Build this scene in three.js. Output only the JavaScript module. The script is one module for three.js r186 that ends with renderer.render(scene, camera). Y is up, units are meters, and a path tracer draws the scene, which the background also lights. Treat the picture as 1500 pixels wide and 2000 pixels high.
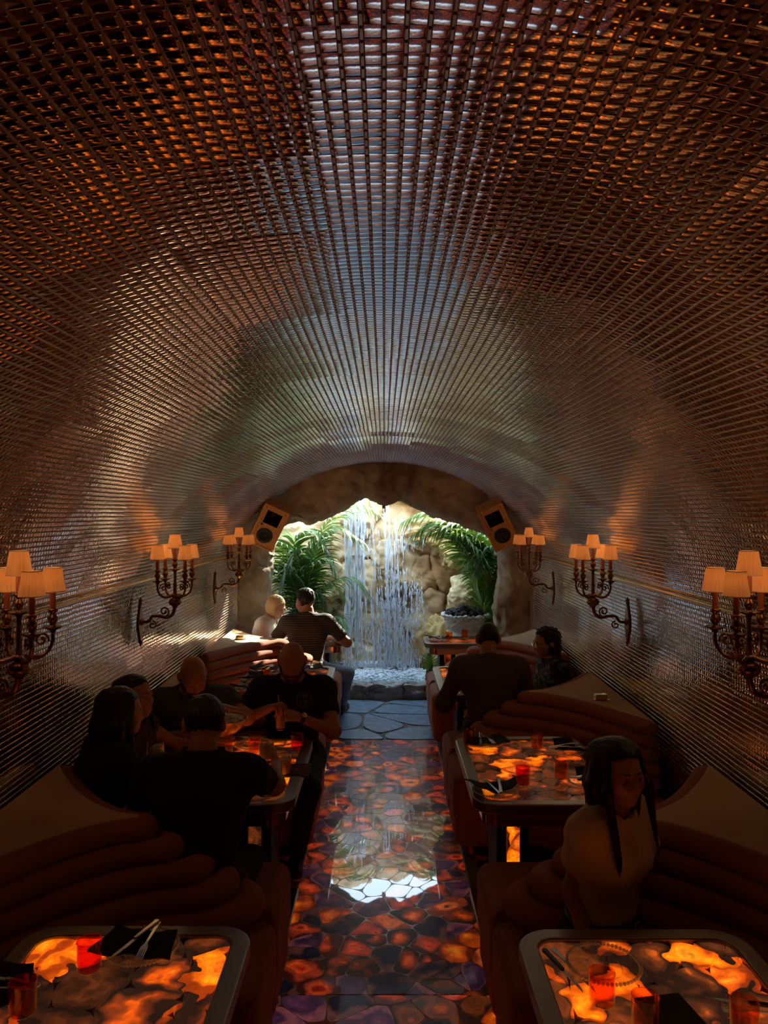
import * as THREE from 'three';
import { mergeGeometries } from 'three/addons/utils/BufferGeometryUtils.js';
import { RoundedBoxGeometry } from 'three/addons/geometries/RoundedBoxGeometry.js';
import { ImprovedNoise } from 'three/addons/math/ImprovedNoise.js';
import { RectAreaLightUniformsLib } from 'three/addons/lights/RectAreaLightUniformsLib.js';

// ---------------------------------------------------------------- camera, sky, sun, exposure
const scene = new THREE.Scene();
const camera = new THREE.PerspectiveCamera(67.28, 0.75, 0.05, 80);
const EYE = 2.05;
camera.position.set(0, EYE, 0);
camera.lookAt(0, EYE, -10);
const renderer = new THREE.WebGLRenderer();
renderer.toneMapping = THREE.LinearToneMapping;
renderer.toneMappingExposure = 10.4;
renderer.shadowMap.enabled = true;
RectAreaLightUniformsLib.init();

const SUN = new THREE.Vector3(0.62, 0.80, -1.0).normalize();
{ // a bright, lightly veiled sky: pale at the horizon, blue overhead, the same all round
  const W = 64, H = 64, d = new Float32Array(W * H * 4);
  for (let j = 0; j < H; j++) for (let i = 0; i < W; i++) { const e = Math.sin(((j + 0.5) / H - 0.5) * Math.PI), t = Math.pow(Math.max(0, e), 0.6), o = (j * W + i) * 4; d[o] = 0.86 - 0.40 * t; d[o + 1] = 0.96 - 0.26 * t; d[o + 2] = 1.04 - 0.02 * t; d[o + 3] = 1; }
  const t = new THREE.DataTexture(d, W, H, THREE.RGBAFormat, THREE.FloatType); t.mapping = THREE.EquirectangularReflectionMapping; t.magFilter = THREE.LinearFilter; t.needsUpdate = true;
  scene.background = t;
}
scene.backgroundIntensity = 0.95;
const sun = new THREE.DirectionalLight(new THREE.Color(1.0, 0.9, 0.72), 2.7);
sun.position.copy(SUN).multiplyScalar(20).add(new THREE.Vector3(0, 1, -8));
sun.target.position.set(0, 1, -8);
sun.castShadow = true; sun.shadow.mapSize.set(2048, 2048);
Object.assign(sun.shadow.camera, { left: -5, right: 5, top: 5, bottom: -5, near: 1, far: 50 });
scene.add(sun, sun.target);
const LAMP_CD = 0.0013, TABLE_GLOW = 0.12, FLOOR_GLOW = 0.036;

// ---------------------------------------------------------------- helpers
const { PI, sin, cos, abs, min, max, sqrt, floor, pow, hypot } = Math;
function rng(seed) { let s = (seed * 2654435761) >>> 0; return () => { s = (s + 0x6d2b79f5) >>> 0; let t = Math.imul(s ^ (s >>> 15), 1 | s); t = (t + Math.imul(t ^ (t >>> 7), 61 | t)) ^ t; return ((t ^ (t >>> 14)) >>> 0) / 4294967296; }; }
const lerp = (a, b, t) => a + (b - a) * t, clamp = (x, a, b) => (x < a ? a : x > b ? b : x), smooth = (a, b, x) => { const t = clamp((x - a) / (b - a), 0, 1); return t * t * (3 - 2 * t); };
const perlin = new ImprovedNoise();
const noise = (x, y, z) => perlin.noise(x + 31.7, y + 17.3, z + 53.1);
function fbm(x, y, z, o = 4) { let a = 0, s = 1, f = 1; for (let i = 0; i < o; i++) { a += s * noise(x * f, y * f, z * f); s *= 0.5; f *= 2.03; } return a; }
const P = (x, y, d) => new THREE.Vector3(x, y, -d);              // metres; d = distance in front of the camera
const at = (px, py, d) => P((px - 750) / 1503 * d, EYE - (py - 1000) / 1503 * d, d);
const taken = {};
function numbered(name) { const n = taken[name] = (taken[name] ?? -1) + 1; return n ? name + '_' + String(n).padStart(3, '0') : name; }
function tag(o, label, category, group, kind) { if (label) o.userData.label = label; if (category) o.userData.category = category; if (group) o.userData.group = group; if (kind) o.userData.kind = kind; return o; }
function thing(name, label, category, pos, group) { const o = new THREE.Group(); o.name = numbered(name); if (pos) o.position.copy(pos); scene.add(o); return tag(o, label, category, group); }
function structure(name, pos) { const o = new THREE.Group(); o.name = numbered(name); if (pos) o.position.copy(pos); scene.add(o); o.userData.kind = 'structure'; return o; }
function part(name, geo, mat, parent, label) { const m = new THREE.Mesh(geo, mat); m.name = parent === scene ? numbered(name) : countIn(parent, name); parent.add(m); if (label) m.userData.label = label; return m; }
function countIn(parent, name) { const c = parent.userData_c ??= {}; const n = c[name] = (c[name] ?? -1) + 1; return n ? name + '_' + String(n).padStart(3, '0') : name; }
function dup(root, name, label) { const r = root.clone(); r.name = numbered(name); if (label) r.userData.label = label; scene.add(r); return r; }
const std = (color, roughness = 0.7, metalness = 0, extra = {}) => new THREE.MeshPhysicalMaterial({ color, roughness, metalness, ...extra });
const lin = (r, g, b) => new THREE.Color().setRGB(r, g, b);
const merge = (list) => mergeGeometries(list.map((g) => { const n = g.index ? g.toNonIndexed() : g; for (const k of Object.keys(n.attributes)) if (!['position', 'normal', 'uv'].includes(k)) n.deleteAttribute(k); if (!n.attributes.uv) n.setAttribute('uv', new THREE.BufferAttribute(new Float32Array(n.attributes.position.count * 2), 2)); return n; }));
function geom(pos, idx, uv, col) { const g = new THREE.BufferGeometry(); g.setAttribute('position', new THREE.Float32BufferAttribute(pos, 3)); if (uv) g.setAttribute('uv', new THREE.Float32BufferAttribute(uv, 2)); if (col) g.setAttribute('color', new THREE.Float32BufferAttribute(col, 3)); if (idx) g.setIndex(idx); g.computeVertexNormals(); return g; }
function tube(pts, radius, seg = 24, rad = 8, closed = false) {
  const c = new THREE.CatmullRomCurve3(pts, closed, 'centripetal');
  if (typeof radius === 'number') return new THREE.TubeGeometry(c, seg, radius, rad, closed);
  const g = new THREE.TubeGeometry(c, seg, 1, rad, closed), p = g.attributes.position, v = new THREE.Vector3(), q = new THREE.Vector3();
  for (let i = 0; i <= seg; i++) { c.getPointAt(i / seg, q); const r = radius(i / seg); for (let j = 0; j <= rad; j++) { const k = i * (rad + 1) + j; v.fromBufferAttribute(p, k).sub(q).multiplyScalar(r).add(q); p.setXYZ(k, v.x, v.y, v.z); } }
  g.computeVertexNormals(); return g;
}
const lathe = (pts, seg = 24) => new THREE.LatheGeometry(pts.map(([r, y]) => new THREE.Vector2(r, y)), seg);
const box = (w, h, d, r = 0.004, s = 2) => new RoundedBoxGeometry(w, h, d, s, r);
function extrude(shape, depth, bevel = 0, seg = 3, curve = 10) { return new THREE.ExtrudeGeometry(shape, { depth, bevelEnabled: bevel > 0, bevelThickness: bevel, bevelSize: bevel, bevelOffset: -bevel, bevelSegments: seg, curveSegments: curve, steps: 1 }); }
function flat(g) { return g.rotateX(-PI / 2); }                    // shape (x, y) laid on the floor: y goes to -z, thickness goes up
function roundRect(x0, y0, x1, y1, r, S = THREE.Shape) { const s = new S(); s.moveTo(x0 + r, y0); s.lineTo(x1 - r, y0); s.absarc(x1 - r, y0 + r, r, -PI / 2, 0); s.lineTo(x1, y1 - r); s.absarc(x1 - r, y1 - r, r, 0, PI / 2); s.lineTo(x0 + r, y1); s.absarc(x0 + r, y1 - r, r, PI / 2, PI); s.lineTo(x0, y0 + r); s.absarc(x0 + r, y0 + r, r, PI, 1.5 * PI); return s; }
function mirrorX(g) { const h = g.clone(); h.scale(-1, 1, 1); if (h.index) { const a = h.index.array; for (let i = 0; i < a.length; i += 3) { const t = a[i]; a[i] = a[i + 1]; a[i + 1] = t; } } else for (const k of Object.keys(h.attributes)) { const A = h.attributes[k], n = A.itemSize, a = A.array; for (let i = 0; i < A.count; i += 3) for (let c = 0; c < n; c++) { const t = a[i * n + c]; a[i * n + c] = a[(i + 1) * n + c]; a[(i + 1) * n + c] = t; } } return h; }
const side = (g, s) => (s < 0 ? mirrorX(g) : g);
function instances(name, geo, mat, mats, parent, colors) { const m = new THREE.InstancedMesh(geo, mat, mats.length); mats.forEach((q, i) => m.setMatrixAt(i, q)); if (colors) colors.forEach((c, i) => m.setColorAt(i, c)); m.name = parent === scene ? numbered(name) : countIn(parent, name); m.userData.kind = 'stuff'; parent.add(m); return m; }
// naive surface nets over a distance-like field
function surfaceNets(f, lo, hi, cell) {
  const nx = Math.ceil((hi[0] - lo[0]) / cell) + 1, ny = Math.ceil((hi[1] - lo[1]) / cell) + 1, nz = Math.ceil((hi[2] - lo[2]) / cell) + 1;
  const val = new Float32Array(nx * ny * nz), B = 5, reach = B * cell * 0.9;
  for (let bz = 0; bz < nz; bz += B) for (let by = 0; by < ny; by += B) for (let bx = 0; bx < nx; bx += B) {
    const c = f(lo[0] + (bx + 2) * cell, lo[1] + (by + 2) * cell, lo[2] + (bz + 2) * cell), far = abs(c) > reach * 1.35 + 0.012;
    for (let z = bz; z < min(nz, bz + B); z++) for (let y = by; y < min(ny, by + B); y++) for (let x = bx; x < min(nx, bx + B); x++) val[(z * ny + y) * nx + x] = far ? c : f(lo[0] + x * cell, lo[1] + y * cell, lo[2] + z * cell);
  }
  const cellV = new Int32Array(nx * ny * nz).fill(-1), pos = [], idx = [], ox = [0, 1, 0, 1, 0, 1, 0, 1], oy = [0, 0, 1, 1, 0, 0, 1, 1], oz = [0, 0, 0, 0, 1, 1, 1, 1];
  const E = [[0, 1], [2, 3], [4, 5], [6, 7], [0, 2], [1, 3], [4, 6], [5, 7], [0, 4], [1, 5], [2, 6], [3, 7]], v = new Float32Array(8);
  for (let z = 0; z < nz - 1; z++) for (let y = 0; y < ny - 1; y++) for (let x = 0; x < nx - 1; x++) {
    let m = 0; for (let k = 0; k < 8; k++) { v[k] = val[((z + oz[k]) * ny + y + oy[k]) * nx + x + ox[k]]; if (v[k] < 0) m |= 1 << k; }
    if (m === 0 || m === 255) continue;
    let sx = 0, sy = 0, sz = 0, n = 0;
    for (const [a, b] of E) if ((v[a] < 0) !== (v[b] < 0)) { const t = v[a] / (v[a] - v[b]); sx += ox[a] + (ox[b] - ox[a]) * t; sy += oy[a] + (oy[b] - oy[a]) * t; sz += oz[a] + (oz[b] - oz[a]) * t; n++; }
    cellV[(z * ny + y) * nx + x] = pos.length / 3; pos.push(lo[0] + (x + sx / n) * cell, lo[1] + (y + sy / n) * cell, lo[2] + (z + sz / n) * cell);
  }
  const q = (a, b, c, d, flip) => { if (min(a, b, c, d) < 0) return; flip ? idx.push(a, c, b, a, d, c) : idx.push(a, b, c, a, c, d); };
  const C = (x, y, z) => (x < 0 || y < 0 || z < 0 ? -1 : cellV[(z * ny + y) * nx + x]);
  for (let z = 0; z < nz - 1; z++) for (let y = 0; y < ny - 1; y++) for (let x = 0; x < nx - 1; x++) {
    const a = val[(z * ny + y) * nx + x] < 0;
    if (a !== val[(z * ny + y) * nx + x + 1] < 0) q(C(x, y - 1, z - 1), C(x, y, z - 1), C(x, y, z), C(x, y - 1, z), !a);
    if (a !== val[(z * ny + y + 1) * nx + x] < 0) q(C(x - 1, y, z - 1), C(x - 1, y, z), C(x, y, z), C(x, y, z - 1), !a);
    if (a !== val[((z + 1) * ny + y) * nx + x] < 0) q(C(x - 1, y - 1, z), C(x, y - 1, z), C(x, y, z), C(x - 1, y, z), !a);
  }
  return geom(pos, idx);
}
// ---------------------------------------------------------------- materials
const M = {
  shell: std(0x2a211b, 0.9), mirror: std(lin(0.94, 0.935, 0.93), 0.05, 1), bar: std(lin(0.42, 0.31, 0.235), 0.24, 1), rib: std(lin(0.86, 0.81, 0.75), 0.14, 1),
  brass: std(lin(0.72, 0.52, 0.24), 0.28, 1), antique: std(lin(0.33, 0.185, 0.085), 0.27, 1), steel: std(lin(0.75, 0.74, 0.72), 0.22, 1), strip: std(lin(0.55, 0.53, 0.5), 0.35, 1),
  kerb: std(lin(0.16, 0.15, 0.12), 0.45), subfloor: std(0x1c1714, 0.9), dark: std(0x0d0b0a, 0.6), grout: std(lin(0.16, 0.16, 0.155), 0.9),
};
function velvet(r, g, b) {
  const n = 256, d = new Uint8Array(n * n * 4), R = rng(77);
  for (let i = 0; i < n * n; i++) { const x = i % n, y = (i / n) | 0, v = 200 + 40 * noise(x * 0.05, y * 0.05, 3) + (R() - 0.5) * 40; d.set([v, v, v, 255], i * 4); }
  const t = new THREE.DataTexture(d, n, n); t.wrapS = t.wrapT = THREE.RepeatWrapping; t.magFilter = THREE.LinearFilter; t.needsUpdate = true;
  return new THREE.MeshPhysicalMaterial({ color: lin(r, g, b), roughness: 0.85, sheen: 0.45, sheenRoughness: 0.4, sheenColor: lin(min(1, r * 1.8), min(1, g * 1.8), min(1, b * 1.6)), bumpMap: t, bumpScale: 0.0006 });
}
M.velvet = velvet(0.30, 0.095, 0.045); M.cream = velvet(0.60, 0.44, 0.27);

// ---------------------------------------------------------------- the barrel vault: section = wall up to SPRING, then a half ellipse
const VW = 1.55, SPRING = 1.37, RISE = 1.20, Z0 = -0.95, Z1 = 8.0;  // Z as distance in front of the camera
const section = [];
{
  const N = 900; let s = 0, px = 0, py = SPRING + RISE;
  for (let i = 0; i <= N; i++) { const a = i / N * PI / 2, x = VW * sin(a), y = SPRING + RISE * cos(a); s += hypot(x - px, y - py); section.push([s, x, y, sin(a) / VW, cos(a) / RISE]); px = x; py = y; }
  section.push([s + SPRING, VW, 0, 1, 0]);
}
function vault(s) {                                                // arc length from the crown, signed: point and inward normal
  const a = min(abs(s), section.at(-1)[0]); let lo = 0, hi = section.length - 1;
  while (hi - lo > 1) { const m = (lo + hi) >> 1; section[m][0] <= a ? lo = m : hi = m; }
  const A = section[lo], B = section[hi], t = (a - A[0]) / (B[0] - A[0]), g = s < 0 ? -1 : 1;
  let nx = lerp(A[3], B[3], t), ny = lerp(A[4], B[4], t); if (a > section.at(-2)[0]) { nx = 1; ny = 0; } const l = hypot(nx, ny);
  return { x: g * lerp(A[1], B[1], t), y: lerp(A[2], B[2], t), nx: -g * nx / l, ny: -ny / l };
}
const arcAtHeight = (y) => { let lo = 0, hi = section.at(-1)[0]; for (let i = 0; i < 40; i++) { const m = (lo + hi) / 2; vault(m).y > y ? lo = m : hi = m; } return lo; };
const S_RAIL = arcAtHeight(1.63), S_FOOT = arcAtHeight(0.5), PITCH = 0.0245;
const ceiling = structure('ceiling'), wallL = structure('wall_left'), wallR = structure('wall_right');
function shellPiece(s0, s1, parent) {                              // a thick curved slab behind the mirrors
  const n = max(2, Math.ceil(abs(s1 - s0) / 0.08)), pos = [], idx = [];
  for (let i = 0; i <= n; i++) { const p = vault(lerp(s0, s1, i / n)); for (const off of [0.001, 0.16]) for (const d of [Z0, Z1 + 0.02]) pos.push(p.x - p.nx * off, p.y - p.ny * off, -d); }
  for (let i = 0; i < n; i++) { const a = i * 4, b = a + 4; idx.push(a, b, a + 1, a + 1, b, b + 1, a + 2, a + 3, b + 2, a + 3, b + 3, b + 2, a, a + 2, b, b, a + 2, b + 2, a + 1, b + 1, a + 3, a + 3, b + 1, b + 3); }
  const e = n * 4; idx.push(0, 1, 2, 1, 3, 2, e, e + 2, e + 1, e + 1, e + 2, e + 3);
  const g = geom(pos, idx).toNonIndexed(); g.computeVertexNormals(); part('plaster_shell', g, M.shell, parent);
}
const S_END = section.at(-1)[0];
shellPiece(-S_RAIL, S_RAIL, ceiling); shellPiece(S_RAIL, S_END, wallR); shellPiece(-S_END, -S_RAIL, wallL);
{
// mirror tiles: small domed squares, each with a tilt of its own
  const h = PITCH * 0.47, K = 4, dome = 0.06, tp = [], tn = [], ti = [];
  for (let j = 0; j <= K; j++) for (let i = 0; i <= K; i++) { const u = 2 * i / K - 1, v = 2 * j / K - 1; tp.push(u * h, 0.0036 - dome * h * (u * u + v * v) / 2 * 0.5, v * h); const n = new THREE.Vector3(u * dome, 1, v * dome).normalize(); tn.push(n.x, n.y, n.z); }
  for (let j = 0; j < K; j++) for (let i = 0; i < K; i++) { const a = j * (K + 1) + i, b = a + K + 1; ti.push(a, b, a + 1, a + 1, b, b + 1); }
  const tileGeo = geom(tp, ti); tileGeo.setAttribute('normal', new THREE.Float32BufferAttribute(tn, 3));
  const R = rng(5), near = { ceiling: [], wall_left: [], wall_right: [] }, all = { ceiling: [], wall_left: [], wall_right: [] };
  const nS = Math.floor(S_FOOT / PITCH), nZ = Math.floor((Z1 - Z0) / PITCH), m = new THREE.Matrix4(), X = new THREE.Vector3(), Y = new THREE.Vector3(), Zv = new THREE.Vector3(), q = new THREE.Quaternion();
  for (let i = -nS; i < nS; i++) {
    const s = (i + 0.5) * PITCH, p = vault(s), set = s > S_RAIL ? 'wall_right' : s < -S_RAIL ? 'wall_left' : 'ceiling';
    for (let k = 0; k < nZ; k++) {
      const d = Z0 + (k + 0.5) * PITCH;
      Y.set(p.nx, p.ny, 0); Zv.set(0, 0, 1); X.crossVectors(Y, Zv);
      m.makeBasis(X, Y, Zv); const sh = rng((floor((i + nS) / 12) * 131 + floor(k / 12) * 17 + 5) >>> 0); q.setFromEuler(new THREE.Euler((sh() - 0.5) * 0.055 + (R() - 0.5) * 0.036, 0, (sh() - 0.5) * 0.09 + (R() - 0.5) * 0.036));
      m.multiply(new THREE.Matrix4().makeRotationFromQuaternion(q)).setPosition(p.x + p.nx * 0.0005, p.y + p.ny * 0.0005, -d);
      const sx = p.x / max(d, 0.01) * 1503, sy = (p.y - EYE) / max(d, 0.01) * 1503, seen = d > 0.3 && abs(sx) < 760 && abs(sy) < 1010;
      if (seen) near[set].push([d, m.clone()]); else all[set].push(m.clone());
    }
  }
  for (const [set, o, n] of [['ceiling', ceiling, 280], ['wall_left', wallL, 60], ['wall_right', wallR, 60]]) {
    near[set].sort((a, b) => a[0] - b[0]);
    near[set].forEach(([, q], i) => { if (i < n) { const t = part('mirror_tile', tileGeo, M.mirror, o); t.matrix.copy(q); t.matrix.decompose(t.position, t.quaternion, t.scale); } else all[set].push(q); });
    instances('mirror_tile_field', tileGeo, M.mirror, all[set], o);
  }
  // lattice: long bars down the vault, thin ribs across it
  const L = Z1 - Z0, bw = 0.0033, bh = 0.0074, bs = new THREE.Shape();
  bs.moveTo(-bw, 0); bs.lineTo(bw, 0); bs.lineTo(bw, bh - 0.002); bs.lineTo(bw * 0.5, bh); bs.lineTo(-bw * 0.5, bh); bs.lineTo(-bw, bh - 0.002); bs.closePath();
  const barGeo = new THREE.ExtrudeGeometry(bs, { depth: L, bevelEnabled: false });
  for (let i = -nS; i <= nS; i++) {
    const s = i * PITCH, p = vault(s), o = s > S_RAIL ? wallR : s < -S_RAIL ? wallL : ceiling;
    const b = part('lattice_bar', barGeo, M.bar, o); b.position.set(p.x, p.y, -Z1); b.rotation.z = Math.atan2(-p.nx, p.ny);
  }
  // a bright stud where every rib passes a bar
  { const stud = new THREE.IcosahedronGeometry(0.0023, 1), st = { ceiling: [], wall_left: [], wall_right: [] };
    for (let i = -nS; i <= nS; i++) { const s = i * PITCH, p = vault(s), set = s > S_RAIL ? 'wall_right' : s < -S_RAIL ? 'wall_left' : 'ceiling'; for (let k = Math.ceil((0.5 - Z0) / PITCH); k <= nZ; k++) st[set].push(new THREE.Matrix4().setPosition(p.x + p.nx * 0.0073, p.y + p.ny * 0.0073, -(Z0 + k * PITCH))); }
    for (const [set, o] of [['ceiling', ceiling], ['wall_left', wallL], ['wall_right', wallR]]) instances('lattice_studs', stud, M.rib, st[set], o); }
  const ribGeo = (s0, s1) => {                                     // a thin rod following the section
    const n = Math.ceil((s1 - s0) / 0.05), pos = [], idx = [], K = 6, r = 0.0012;
    for (let i = 0; i <= n; i++) { const p = vault(lerp(s0, s1, i / n)); for (let k = 0; k < K; k++) { const a = k / K * 2 * PI, o = 0.0031 + r * cos(a); pos.push(p.x + p.nx * o, p.y + p.ny * o, r * sin(a)); } }
    for (let i = 0; i < n; i++) for (let k = 0; k < K; k++) { const a = i * K + k, b = i * K + (k + 1) % K; idx.push(a, b, a + K, b, b + K, a + K); }
    return geom(pos, idx);
  };
  for (const [s0, s1, o, n] of [[-S_RAIL, S_RAIL, ceiling, 120], [S_RAIL, S_FOOT, wallR, 60], [-S_FOOT, -S_RAIL, wallL, 60]]) {
    const g = ribGeo(s0, s1), rest = [], first = Math.ceil((0.55 - Z0) / PITCH);
    for (let k = 0; k <= nZ; k++) { const d = Z0 + k * PITCH; if (k >= first && k < first + n) part('lattice_rib', g, M.rib, o).position.z = -d; else rest.push(new THREE.Matrix4().setPosition(0, 0, -d)); }
    instances('lattice_rib_field', g, M.rib, rest, o);
  }
}
// brass rail along both walls, steel corner strips at the far ends of the mirrors, back wall behind the camera
for (const s of [-1, 1]) {
  const p = vault(s * S_RAIL), r = structure('trim_' + (s < 0 ? 1 : 2), P(p.x + p.nx * 0.024, p.y + p.ny * 0.024, 0));
  part('brass_rail', new THREE.CylinderGeometry(0.0075, 0.0075, Z1 - Z0, 14).rotateX(PI / 2).translate(0, 0, -(Z1 + Z0) / 2), M.brass, r);
  for (let d = 0.75; d < 8; d += 1.03) { part('rail_bracket', merge([new THREE.CylinderGeometry(0.005, 0.005, 0.024, 10).rotateZ(PI / 2).translate(s * 0.012, 0, 0), lathe([[0.0, 0], [0.014, 0], [0.014, 0.003], [0.008, 0.006]], 14).rotateZ(s * PI / 2).translate(s * 0.022, 0, 0)]), M.brass, r).position.z = -d; }
  const c = structure('trim_' + (s < 0 ? 3 : 4), P(s * (VW - 0.012), 0, Z1 - 0.004));
  part('steel_strip', box(0.03, 1.75, 0.012, 0.003).translate(0, 0.875, 0), M.strip, c);
}
{
  const w = structure('wall_back', P(0, 0, Z0 - 0.1)); part('plaster_wall', box(3.6, 2.9, 0.2, 0.01).translate(0, 1.45, 0), std(0x3a2418, 0.9), w);
}

// ---------------------------------------------------------------- agate: polished slices set in resin, each slice a piece of its own
function agateTexture(W, H, cells, warp, rows, size, pal, seed) {  // cells: [x, y, kind, phase] in pixels
  const d = new Uint8Array(W * H * 4), grid = new Map(), g = size;
  cells.forEach((c, i) => { const k = floor(c[0] / g) + ',' + floor(c[1] / g); (grid.get(k) ?? grid.set(k, []).get(k)).push(i); });
  const near = (gx, gy) => { const out = []; for (let a = -2; a <= 2; a++) for (let b = -2; b <= 2; b++) out.push(...(grid.get((gx + a) + ',' + (gy + b)) ?? [])); return out; };
  let key = '', list = [];
  for (let y = 0; y < H; y++) for (let x = 0; x < W; x++) {
    const X = x + warp * g * fbm(x / g * 1.1, y / g * 1.1, seed, 3), Y = y + warp * g * fbm(x / g * 1.1, y / g * 1.1, seed + 40, 3), gx = floor(X / g), gy = floor(Y / g); if (key !== gx + ',' + gy) { key = gx + ',' + gy; list = near(gx, gy); }
    let d1 = 1e9, d2 = 1e9, k = 0; for (const i of list) { const q = hypot(X - cells[i][0], Y - cells[i][1]); if (q < d1) { d2 = d1; d1 = q; k = i; } else if (q < d2) d2 = q; }
    const c = cells[k], wob = noise(x / g * 1.6, y / g * 1.6, c[3] * 9), fine = noise(x / g * 6, y / g * 6, c[3] * 5 + 3);
    const t = clamp(2 * d1 / (d1 + d2) + wob * 0.62 + fine * 0.12, 0, 1), stops = pal[c[2]], n = stops.length - 1, u = t * n, i = min(n - 1, floor(u)), f = smooth(0, 1, u - i);
    const band = 1 + (0.06 * sin(t * (22 + c[3] * 14) + c[3] * 40) + 0.26 * noise(x / g * 2.6, y / g * 2.6, 20 + c[3]) + 0.18 * noise(x / g * 9, y / g * 9, 7)) * (1 - 0.3 * t);
    const o = (y * W + x) * 4; for (let q = 0; q < 3; q++) d[o + q] = clamp(lerp(stops[i][q], stops[i + 1][q], f) * band, 0, 255); d[o + 3] = 255;
  }
  const t = new THREE.DataTexture(d, W, H); t.colorSpace = THREE.SRGBColorSpace; t.magFilter = THREE.LinearFilter; t.wrapS = t.wrapT = THREE.ClampToEdgeWrapping; t.needsUpdate = true; return t;
}
function voronoiCells(w, h, size, R, aspect = 1) {                 // jittered seeds and their polygons, clipped to the panel
  const seeds = [], nx = max(1, Math.round(w / size)), ny = max(1, Math.round(h / (size * aspect)));
  for (let j = -1; j <= ny; j++) for (let i = -1; i <= nx; i++) seeds.push([(i + 0.5 + (j & 1 ? 0.25 : -0.25) + (R() - 0.5) * 0.95) * w / nx, (j + 0.5 + (R() - 0.5) * 0.95) * h / ny]);
  for (let k = seeds.length - 1; k >= 0; k--) if (R() < 0.12) seeds.splice(k, 1);
  const clip = (poly, nx_, ny_, c) => { const out = []; for (let i = 0; i < poly.length; i++) { const a = poly[i], b = poly[(i + 1) % poly.length], da = a[0] * nx_ + a[1] * ny_ - c, db = b[0] * nx_ + b[1] * ny_ - c; if (da <= 0) out.push(a); if ((da < 0) !== (db < 0)) { const t = da / (da - db); out.push([lerp(a[0], b[0], t), lerp(a[1], b[1], t)]); } } return out; };
  return seeds.map((s) => {
    let poly = [[0, 0], [w, 0], [w, h], [0, h]];
    for (const q of seeds) { if (q === s || hypot(q[0] - s[0], q[1] - s[1]) > size * 4.5) continue; const mx = (q[0] + s[0]) / 2, my = (q[1] + s[1]) / 2, vx = q[0] - s[0], vy = q[1] - s[1]; poly = clip(poly, vx, vy, mx * vx + my * vy); if (poly.length < 3) break; }
    return { seed: s, poly };
  });
}
function roundPoly(poly, gap, cuts = 2) {
  let cx = 0, cy = 0; poly.forEach((p) => { cx += p[0]; cy += p[1]; }); cx /= poly.length; cy /= poly.length;
  let q = poly.map((p) => { const l = hypot(p[0] - cx, p[1] - cy) || 1, k = max(0.2, (l - gap * 1.25) / l); return [cx + (p[0] - cx) * k, cy + (p[1] - cy) * k]; });
  for (let c = 0; c < cuts; c++) { const o = []; for (let i = 0; i < q.length; i++) { const a = q[i], b = q[(i + 1) % q.length], e = c ? 0.25 : 0.17; o.push([lerp(a[0], b[0], e), lerp(a[1], b[1], e)], [lerp(a[0], b[0], 1 - e), lerp(a[1], b[1], 1 - e)]); } q = o; }
  return [q, cx, cy];
}
function sliceGeo(q, cx, cy, W, H, top, under, cham, ox, oz, bulge = 0) {   // a flat stone: chamfered top edge, sides down; panel (x, y) lies at (ox + x, oz + y)
  let area = 0; for (let i = 0; i < q.length; i++) { const a = q[i], b = q[(i + 1) % q.length]; area += a[0] * b[1] - a[1] * b[0]; }
  if (area > 0) q = q.slice().reverse();
  const pos = [], uv = [], v = (p, k, y) => { const x = cx + (p[0] - cx) * k, z = cy + (p[1] - cy) * k; pos.push(ox + x, y, oz + z); uv.push(x / W, z / H); };
  let r = 0; q.forEach((p) => { r += hypot(p[0] - cx, p[1] - cy); }); r /= q.length; const k = 1 - cham / r;
  for (let i = 0; i < q.length; i++) {
    const a = q[i], b = q[(i + 1) % q.length];
    v([cx, cy], 1, top + bulge); v(a, k, top); v(b, k, top);
    v(a, k, top); v(a, 1, top - cham); v(b, k, top); v(b, k, top); v(a, 1, top - cham); v(b, 1, top - cham);
    v(a, 1, top - cham); v(a, 1, under); v(b, 1, top - cham); v(b, 1, top - cham); v(a, 1, under); v(b, 1, under);
  }
  return geom(pos, null, uv);
}
const O = { amber: [[250, 132, 28], [232, 104, 18], [196, 72, 12], [110, 36, 10]], blood: [[150, 30, 14], [214, 74, 28], [160, 52, 24], [60, 20, 16]], black: [[40, 30, 40], [32, 24, 36], [24, 18, 28], [84, 46, 40]], brown: [[128, 56, 20], [84, 36, 14], [100, 44, 16], [40, 20, 12]], plum: [[96, 46, 52], [74, 38, 58], [54, 30, 48], [118, 62, 66]], eye: [[64, 26, 20], [220, 110, 44], [232, 104, 36], [130, 50, 24]], cream: [[196, 140, 70], [150, 84, 34], [210, 150, 84], [90, 44, 24]], glow: [[255, 150, 26], [255, 128, 16], [240, 102, 10], [150, 50, 8]], ember: [[255, 134, 22], [210, 78, 14], [120, 44, 16], [40, 22, 14]], smoke: [[170, 72, 20], [96, 42, 16], [60, 28, 14], [34, 18, 11]], char: [[66, 30, 14], [84, 40, 18], [56, 26, 12], [30, 16, 10]] };
const FLOORPAL = [O.blood, O.plum, O.black, O.eye, O.brown, O.amber, O.plum, O.blood, O.black, O.plum, O.blood, O.ember];
const TABLEPAL = [O.glow, O.char, O.brown, O.ember, O.smoke, O.glow, O.brown, O.amber, O.smoke, O.ember];
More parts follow.
